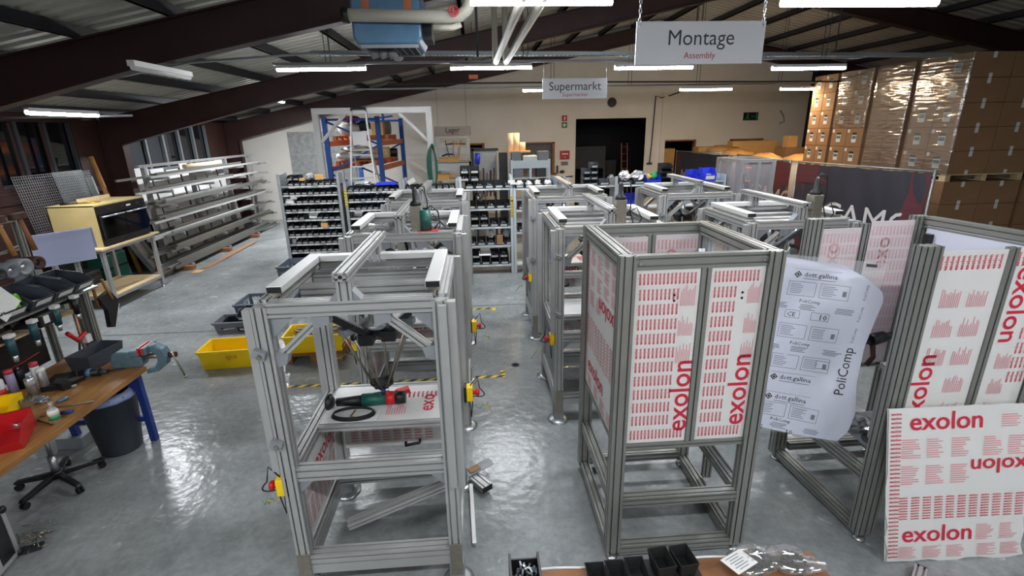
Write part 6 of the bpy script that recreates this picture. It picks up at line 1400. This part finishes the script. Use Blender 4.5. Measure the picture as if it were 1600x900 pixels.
for i, (x, h_, z) in enumerate(((.93, .46, 2.46), (1.08, .46, 2.46), (1.24, .22, 2.46))): t = thing('paper_roll', ('cream paper roll standing above the storage stand, outer one', 'cream paper roll standing above the storage stand, inner one', 'short cream roll above the storage stand')[i], 'roll', (x, 13.85, z)); MB().cyl((0,0,0), (0,0,h_), .085, n=18).obj('roll', 'cream', t)
carton('cardboard_box', 'flat tan carton carrying the cream rolls', 1.13, 13.8, 2.42, .62, .35, .04, 'cardboard_light', 0, False)
t = thing('black_cabinet', 'black stacked drawers next to the storage stand', 'drawers', (.72, 13.9, 0)); MB().box(-.1, .12, 0, .5, 0, 2.4).obj('body', 'bin_black', t)
for z in (1.5, 1.7, 1.9, 2.1): MB().box(-.09, .11, -.02, 0, z, z+.16).obj('drawer', 'black', t)
t = thing('small_machine', 'small grey blue machine on the rack beyond the storage stand', 'machine', (1.62, RKY+.25, 1.83)); MB().obox((0, .05, .1), (.14, .12, .2), (0, .3, 0)).box(-.02, .14, -.02, .1, 0, .06).obj('body', 'vise_blue', t)
t = thing('door_fitting', 'small black fittings on the wall by the window', 'fitting', (2.98, YB-.05, 1.42)); MB().box(-.03, .03, -.02, .05, 0, .28).blob((.18, 0, .06), (.1, .04, .06), n=8, jitter=.2).obj('body', 'dark_grey', t)
tag(MB().tube([(2.3, YB-.04, 1.24), (3.56, YB-.04, 1.30)], .02).obj('wall_pipe', 'rust'), 'thin brown pipe along the wall beside the doorway', 'pipe')
# dim things inside the dark doorway
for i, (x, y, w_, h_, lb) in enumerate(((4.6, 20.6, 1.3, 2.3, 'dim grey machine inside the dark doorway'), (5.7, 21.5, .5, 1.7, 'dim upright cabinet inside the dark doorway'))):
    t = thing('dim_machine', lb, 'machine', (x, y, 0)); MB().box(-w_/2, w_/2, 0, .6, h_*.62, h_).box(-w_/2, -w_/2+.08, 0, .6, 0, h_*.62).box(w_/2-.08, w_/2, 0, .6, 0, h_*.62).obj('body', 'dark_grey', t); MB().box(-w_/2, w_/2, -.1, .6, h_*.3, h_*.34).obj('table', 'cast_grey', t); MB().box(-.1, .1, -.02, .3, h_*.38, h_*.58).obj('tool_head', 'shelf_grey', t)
t = thing('wooden_ladder', 'dim wooden ladder inside the dark doorway', 'ladder', (6.0, 20.2, 0)); 
for x in (-.12, .12): MB().bar((x, 0, 0), (x, .4, 2.4), .04, .06).obj('rail', 'wood_brown', t)
for i in range(8): MB().cyl((-.12, .045*i+.05, .28*i+.3), (.12, .045*i+.05, .28*i+.3), .015, n=6).obj('rung', 'wood_brown', t)
for i, (x, z, lb) in enumerate(((7.25, 2.05, 'tan carton seen in the wall opening behind the banners'), (8.35, 1.9, 'tan panel box beside the wall opening'))): carton('cardboard_box', lb, x, 18.3 if i else 19.5, 0, .7, .5, 2.2 if i == 0 else 2.28, 'cardboard_light', 0, False)

# ================================================================== CARDBOARD STACKS
BXL, BH = 8.95, .43
def box_proto(sx, sy, sz, label_side):
    t = thing('cardboard_box', 'x', 'box'); MB().box(0, sx, 0, sy, 0, sz).obj('carton', 'cardboard', t, bev=.006)
    b = MB().box(sx/2-.035, sx/2+.035, -.002, .0, sz-.10, sz).box(sx/2-.035, sx/2+.035, -.002, 0, 0, .07).obj('tape', 'label', t)
    if label_side:
        MB().box(-.003, 0, sy*.36, sy*.64, .10, sz-.10).obj('printed_label', 'label', t); MB().box(-.004, -.003, sy*.36, sy*.64, sz-.15, sz-.10).obj('label_head', 'print_black', t); MB().box(-.004, -.003, sy*.38, sy*.62, .18, .25).obj('label_picture', 'heater_blue', t)
        MB().box(-.003, 0, sy-.09, sy-.02, sz-.10, sz-.03).obj('side_tape', 'label', t)
    return t
STK = [(9.1, 10.22, True, 'in the stack nearest the banner pole'), (10.34, 11.32, False, 'in the plain wrapped stack, second from the banner pole'), (11.44, 12.5, True, 'in the third stack from the banner pole'), (12.6, 13.5, True, 'in the farthest stack by the dark wall corner')]
LOW = 1.89
for si, (y0, y1, lab, where_) in enumerate(STK):
    sy = (y1-y0)/2; sx = .80; pr = None
    nx = 2 if si == 0 else 1
    for lev, (zb, n, hh) in enumerate(((.14, 4, (LOW-.14)/4), (2.03, 5, BH))):
        pr = None
        for k in range(n):
            for j in range(2):
                for i in range(nx if lev == 1 or si else 3):
                    if lev == 0 and si == 0 and j == 1 and i: continue
                    if pr is None: pr = box_proto(sx-.012, sy-.012, hh-.006, lab and lev == 1); t = pr
                    else: t = dup(pr)
                    t.location = (BXL+i*sx+(.08 if i == 2 else 0), y0+j*sy, zb+k*hh); up_ = 'upper' if lev else 'lower'
                    t['label'] = 'carton %s, %s pallet load' % (where_, up_); t['group'] = 'cartons %s, %s load' % (where_, up_)
        pallet('wooden pallet under the %s cartons %s' % ('upper' if lev else 'lower', where_), BXL, BXL+sx*2-.02, y0, y1, zb-.14, 'wood_light', .138)
def wrap(y0, y1, x1, label, za, zb, seed):
    t = thing('stretch_wrap', label, 'plastic film', (BXL, y0, 0)); vs = []; fs = []; rd = random.Random(seed); n = 120
    path = [(x1-BXL, -.012), (-.012, -.012), (-.012, y1-y0+.0), (.3, y1-y0+.008)] if x1 > BXL+.3 else [(.02, -.012), (-.012, -.012), (-.012, y1-y0+.0), (.1, y1-y0+.008)]
    pts = []
    for (xa, ya), (xb, yb) in zip(path[:-1], path[1:]):
        N_ = 16
        for i in range(N_): pts.append((xa+(xb-xa)*i/N_, ya+(yb-ya)*i/N_))
    pts.append(path[-1])
    for j in range(n+1):
        z = za+(zb-za)*j/n; a0 = rd.uniform(-.006, .002); a1 = rd.uniform(-.006, .002); ph = rd.uniform(0, 6); am = rd.choice((.2, .5, 1.0))
        for i, (x, y) in enumerate(pts): k = i/len(pts); e = (a0*(1-k)+a1*k)*am+.0025*math.sin(i*.9+ph)*am; vs.append((x+e, y+e*.5, z+.004*math.sin(i*.4+ph)))
    m = len(pts)
    for j in range(n):
        for i in range(m-1): a = j*m+i; fs.append((a, a+1, a+m+1, a+m))
    MB().add(vs, fs, 0, True).obj('film', 'wrap', t, normals=False)
wrap(9.1, 10.22, BXL+.25, 'clear stretch wrap around the cartons nearest the banner pole', 2.0, 4.18, 1)
wrap(10.34, 11.32, BXL+.1, 'clear stretch wrap around the second carton stack', 2.0, 4.17, 2)
wrap(11.44, 12.5, BXL+.1, 'clear stretch wrap around the third carton stack', 2.9, 4.17, 3)
# ================================================================== BANNERS
def banner(label, A, B_, word, s0, zt, size, tm, reds, bot=.12, top=2.12, heart=None):
    A, B_ = V((A[0], A[1], 0)), V((B_[0], B_[1], 0)); U = (B_-A); L = U.length; u = U.normalized(); n = V((u.y, -u.x, 0))
    if n.x > 0: n = -n
    t = thing('banner_fence', label, 'banner', tuple(A))
    for s in (0, L): MB().cyl(u*s+V((0,0,.02)), u*s+V((0,0,2.18)), .022, n=10).obj('post', 'conduit', t)
    for s in (.0, L): MB().box(-.12, .12, -.35, .35, 0, .1).obj('foot', 'mid_grey', t, u*s)
    for z in (.14, 2.15): MB().cyl(V((0,0,z)), u*L+V((0,0,z)), .018, n=8).obj('rail', 'conduit', t)
    def P(s, z, e=0.0): return u*s+V((0,0,z))+n*(.02+.014*math.sin(s*5.1)*math.sin(z*2.3)+.008*math.sin(s*13+z*4)+e)
    R_, C_ = 16, 40; vs = [P(.03+(L-.06)*i/C_, bot+(top-bot)*j/R_-.015*math.sin(PI*((i*6/C_) % 1))*(j == R_)) for j in range(R_+1) for i in range(C_+1)]
    fs = [(j*(C_+1)+i, j*(C_+1)+i+1, (j+1)*(C_+1)+i+1, (j+1)*(C_+1)+i) for j in range(R_) for i in range(C_)]
    c = MB().add(vs, fs, 0, True).obj('cloth', 'banner', t, normals=False)
    for a0, a1, z0, z1, kk in reds:
        b = MB(); N = 10; q = []
        for j in range(N+1):
            f = j/N; z = z0+(z1-z0)*f; wv = .10*math.sin(f*9)*(a1-a0)
            q += [P(a0+(wv if kk < 0 else 0), z, .003), P(a1+(wv if kk > 0 else 0)-(f*kk*.35 if kk > 0 else 0), z, .003), ]
        b.add(q, [(2*j, 2*j+1, 2*j+3, 2*j+2) for j in range(N)]); b.obj('red_pattern', 'banner_red', c, normals=False)
    b = MB(); vs_, fs_, wd = text_geo(word, 3); b.add([P(s0+q[0]*size, zt+q[1]*size, .007) for q in vs_], fs_)
    if heart is not None:
        hp = [(0, -.5), (.5, .05), (.45, .38), (.22, .45), (0, .25), (-.22, .45), (-.45, .38), (-.5, .05)]; b.add([P(heart[0]+x*heart[2], heart[1]+z*heart[2], .007) for x, z in hp], [tuple(range(8))])
    b.obj('lettering', tm, c, normals=False)
    for s in (.0, L):
        for z in (.6, 1.3): MB().box(-.03, .03, -.03, .03, z, z+.02).obj('clip', 'black', t, u*s)
banner('dark banner on a fence lettered aICAMO, in front of the cardboard stacks', (7.6, 11.6), (8.15, 8.5), 'aICAMO', .42, .86, .72, 'banner_text', [(.05, .55, .2, 2.1, 1), (.1, .9, 1.7, 2.1, 1), (2.72, 3.1, .3, 2.1, -1)])
banner('dark reddish banner behind the glazed profile enclosure, white heart on it', (7.95, 15.15), (7.64, 11.95), 'iCAMO', 1.25, .95, .72, 'banner_text_tan', [(2.5, 3.3, .3, 2.1, -1), (.05, .35, .2, 2.1, 1)], heart=(.75, 1.15, .42))
banner('dark brownish banner nearest the dark doorway, behind the blue bins', (7.3, 18.3), (7.9, 15.55), 'MIC', .35, 1.15, .55, 'banner_text_tan', [(.05, .5, .2, 2.1, 1), (2.5, 3.0, .2, 2.1, -1)])
# ------------------------------------------------------------------ drums under brown paper
for i, (x, y, z, lb) in enumerate(((9.62, 14.60, 2.02, 'white wrapped drum under brown paper next to the cardboard stacks'), (8.60, 14.75, 2.05, 'white wrapped drum under brown paper, second from the cardboard stacks'), (8.50, 16.2, 2.14, 'white wrapped drum under brown paper, third from the cardboard stacks'), (8.55, 17.5, 2.2, 'white wrapped drum farthest from the cardboard stacks'))):
    t = thing('wrapped_drum', lb, 'drum', (x, y, .13)); MB().lathe([(.42, 0), (.44, .02), (.44, z-.16), (.43, z-.13), (0, z-.13)], n=30).obj('drum', 'drum_white', t)
    vs = []; fs = []; rd = random.Random(i+60); n = 20
    for k, r in enumerate((0.001, .2, .36, .46, .5)):
        for j in range(n): a = 2*PI*j/n; vs.append((r*math.cos(a), r*math.sin(a), z-.12+(.10 if k < 2 else .06)+rd.uniform(-.03, .05) if k < 3 else z-.10-(k-3)*.06+rd.uniform(-.025, .02)))
    for k in range(4):
        for j in range(n): fs.append((k*n+j, k*n+(j+1) % n, (k+1)*n+(j+1) % n, (k+1)*n+j))
    MB().add(vs, fs, 0, True).obj('paper_cover', 'brown_paper', t); pallet('pallet under the '+lb.replace('under brown paper', '').replace('  ', ' ').replace(' , ', ', '), x-.42, x+.42, y-.42, y+.42, 0, 'wood_brown', .125)
carton('cardboard_box', 'small bright carton on top of the drums by the cardboard stacks', 10.1, 16.0, 2.3, .3, .3, .34, 'cardboard_light')
carton('cardboard_box', 'long tan carton above the drums beneath the wall slot', 9.7, 17.55, 2.28, 1.6, .4, .2, 'cardboard_light')
carton('cardboard_box', 'tan carton stack under the boxes behind the drums', 9.9, 17.6, 0, 1.6, .7, 2.28, 'cardboard_light', 0, False)
t = carton('cardboard_box', 'tan support carton behind the drum next to the stacks', 10.1, 16.0, 0, .6, .6, 2.3, 'cardboard', 0, False)
# ------------------------------------------------------------------ glazed enclosure of profiles
t = thing('glazed_enclosure', 'tall narrow enclosure of profiles with clear panes before the banners', 'machine enclosure', (5.36, 10.0, 0)); w_, d_, h_ = .67, 1.0, 2.34
for x in (0, w_):
    for y in (0, d_): MB().ext((x, y, .06), (x, y, h_), .07, .07).obj('post', 'alu', t); leveling_foot(t, x, y)
for z in (.6, h_-.03):
    for y in (0, d_): MB().ext((.035, y, z), (w_-.035, y, z), .05, .06).obj('beam', 'alu', t)
    for x in (0, w_): MB().ext((x, .035, z), (x, d_-.035, z), .05, .06).obj('beam', 'alu', t)
MB().ext((w_*.55, 0, .62), (w_*.55, 0, h_-.06), .05, .05).obj('mullion', 'alu', t); MB().ext((0, d_*.5, .62), (0, d_*.5, h_-.06), .05, .05).obj('mullion', 'alu', t)
for a in ((.035, w_-.035, -.004, 0, .63, h_-.06), (-.004, 0, .035, d_-.035, .63, h_-.06), (w_, w_+.004, .035, d_-.035, .63, h_-.06), (.035, w_-.035, d_, d_+.004, .63, h_-.06)): MB().box(*a).obj('pane', 'cell_glass', t)
a_ = MB().tube([(.3, .5, .6), (.32, .5, 1.3), (.42, .45, 1.7), (.35, .5, 2.0)], .05, 8).obj('robot_arm', 'black', t)
for z in (1.85, 2.12): MB().box(.33, .45, .4, .5, z, z+.025).obj('orange_band', 'orange', a_)
MB().box(.03, w_-.03, .03, d_-.03, .58, .62).obj('base_board', 'cast_grey', t)
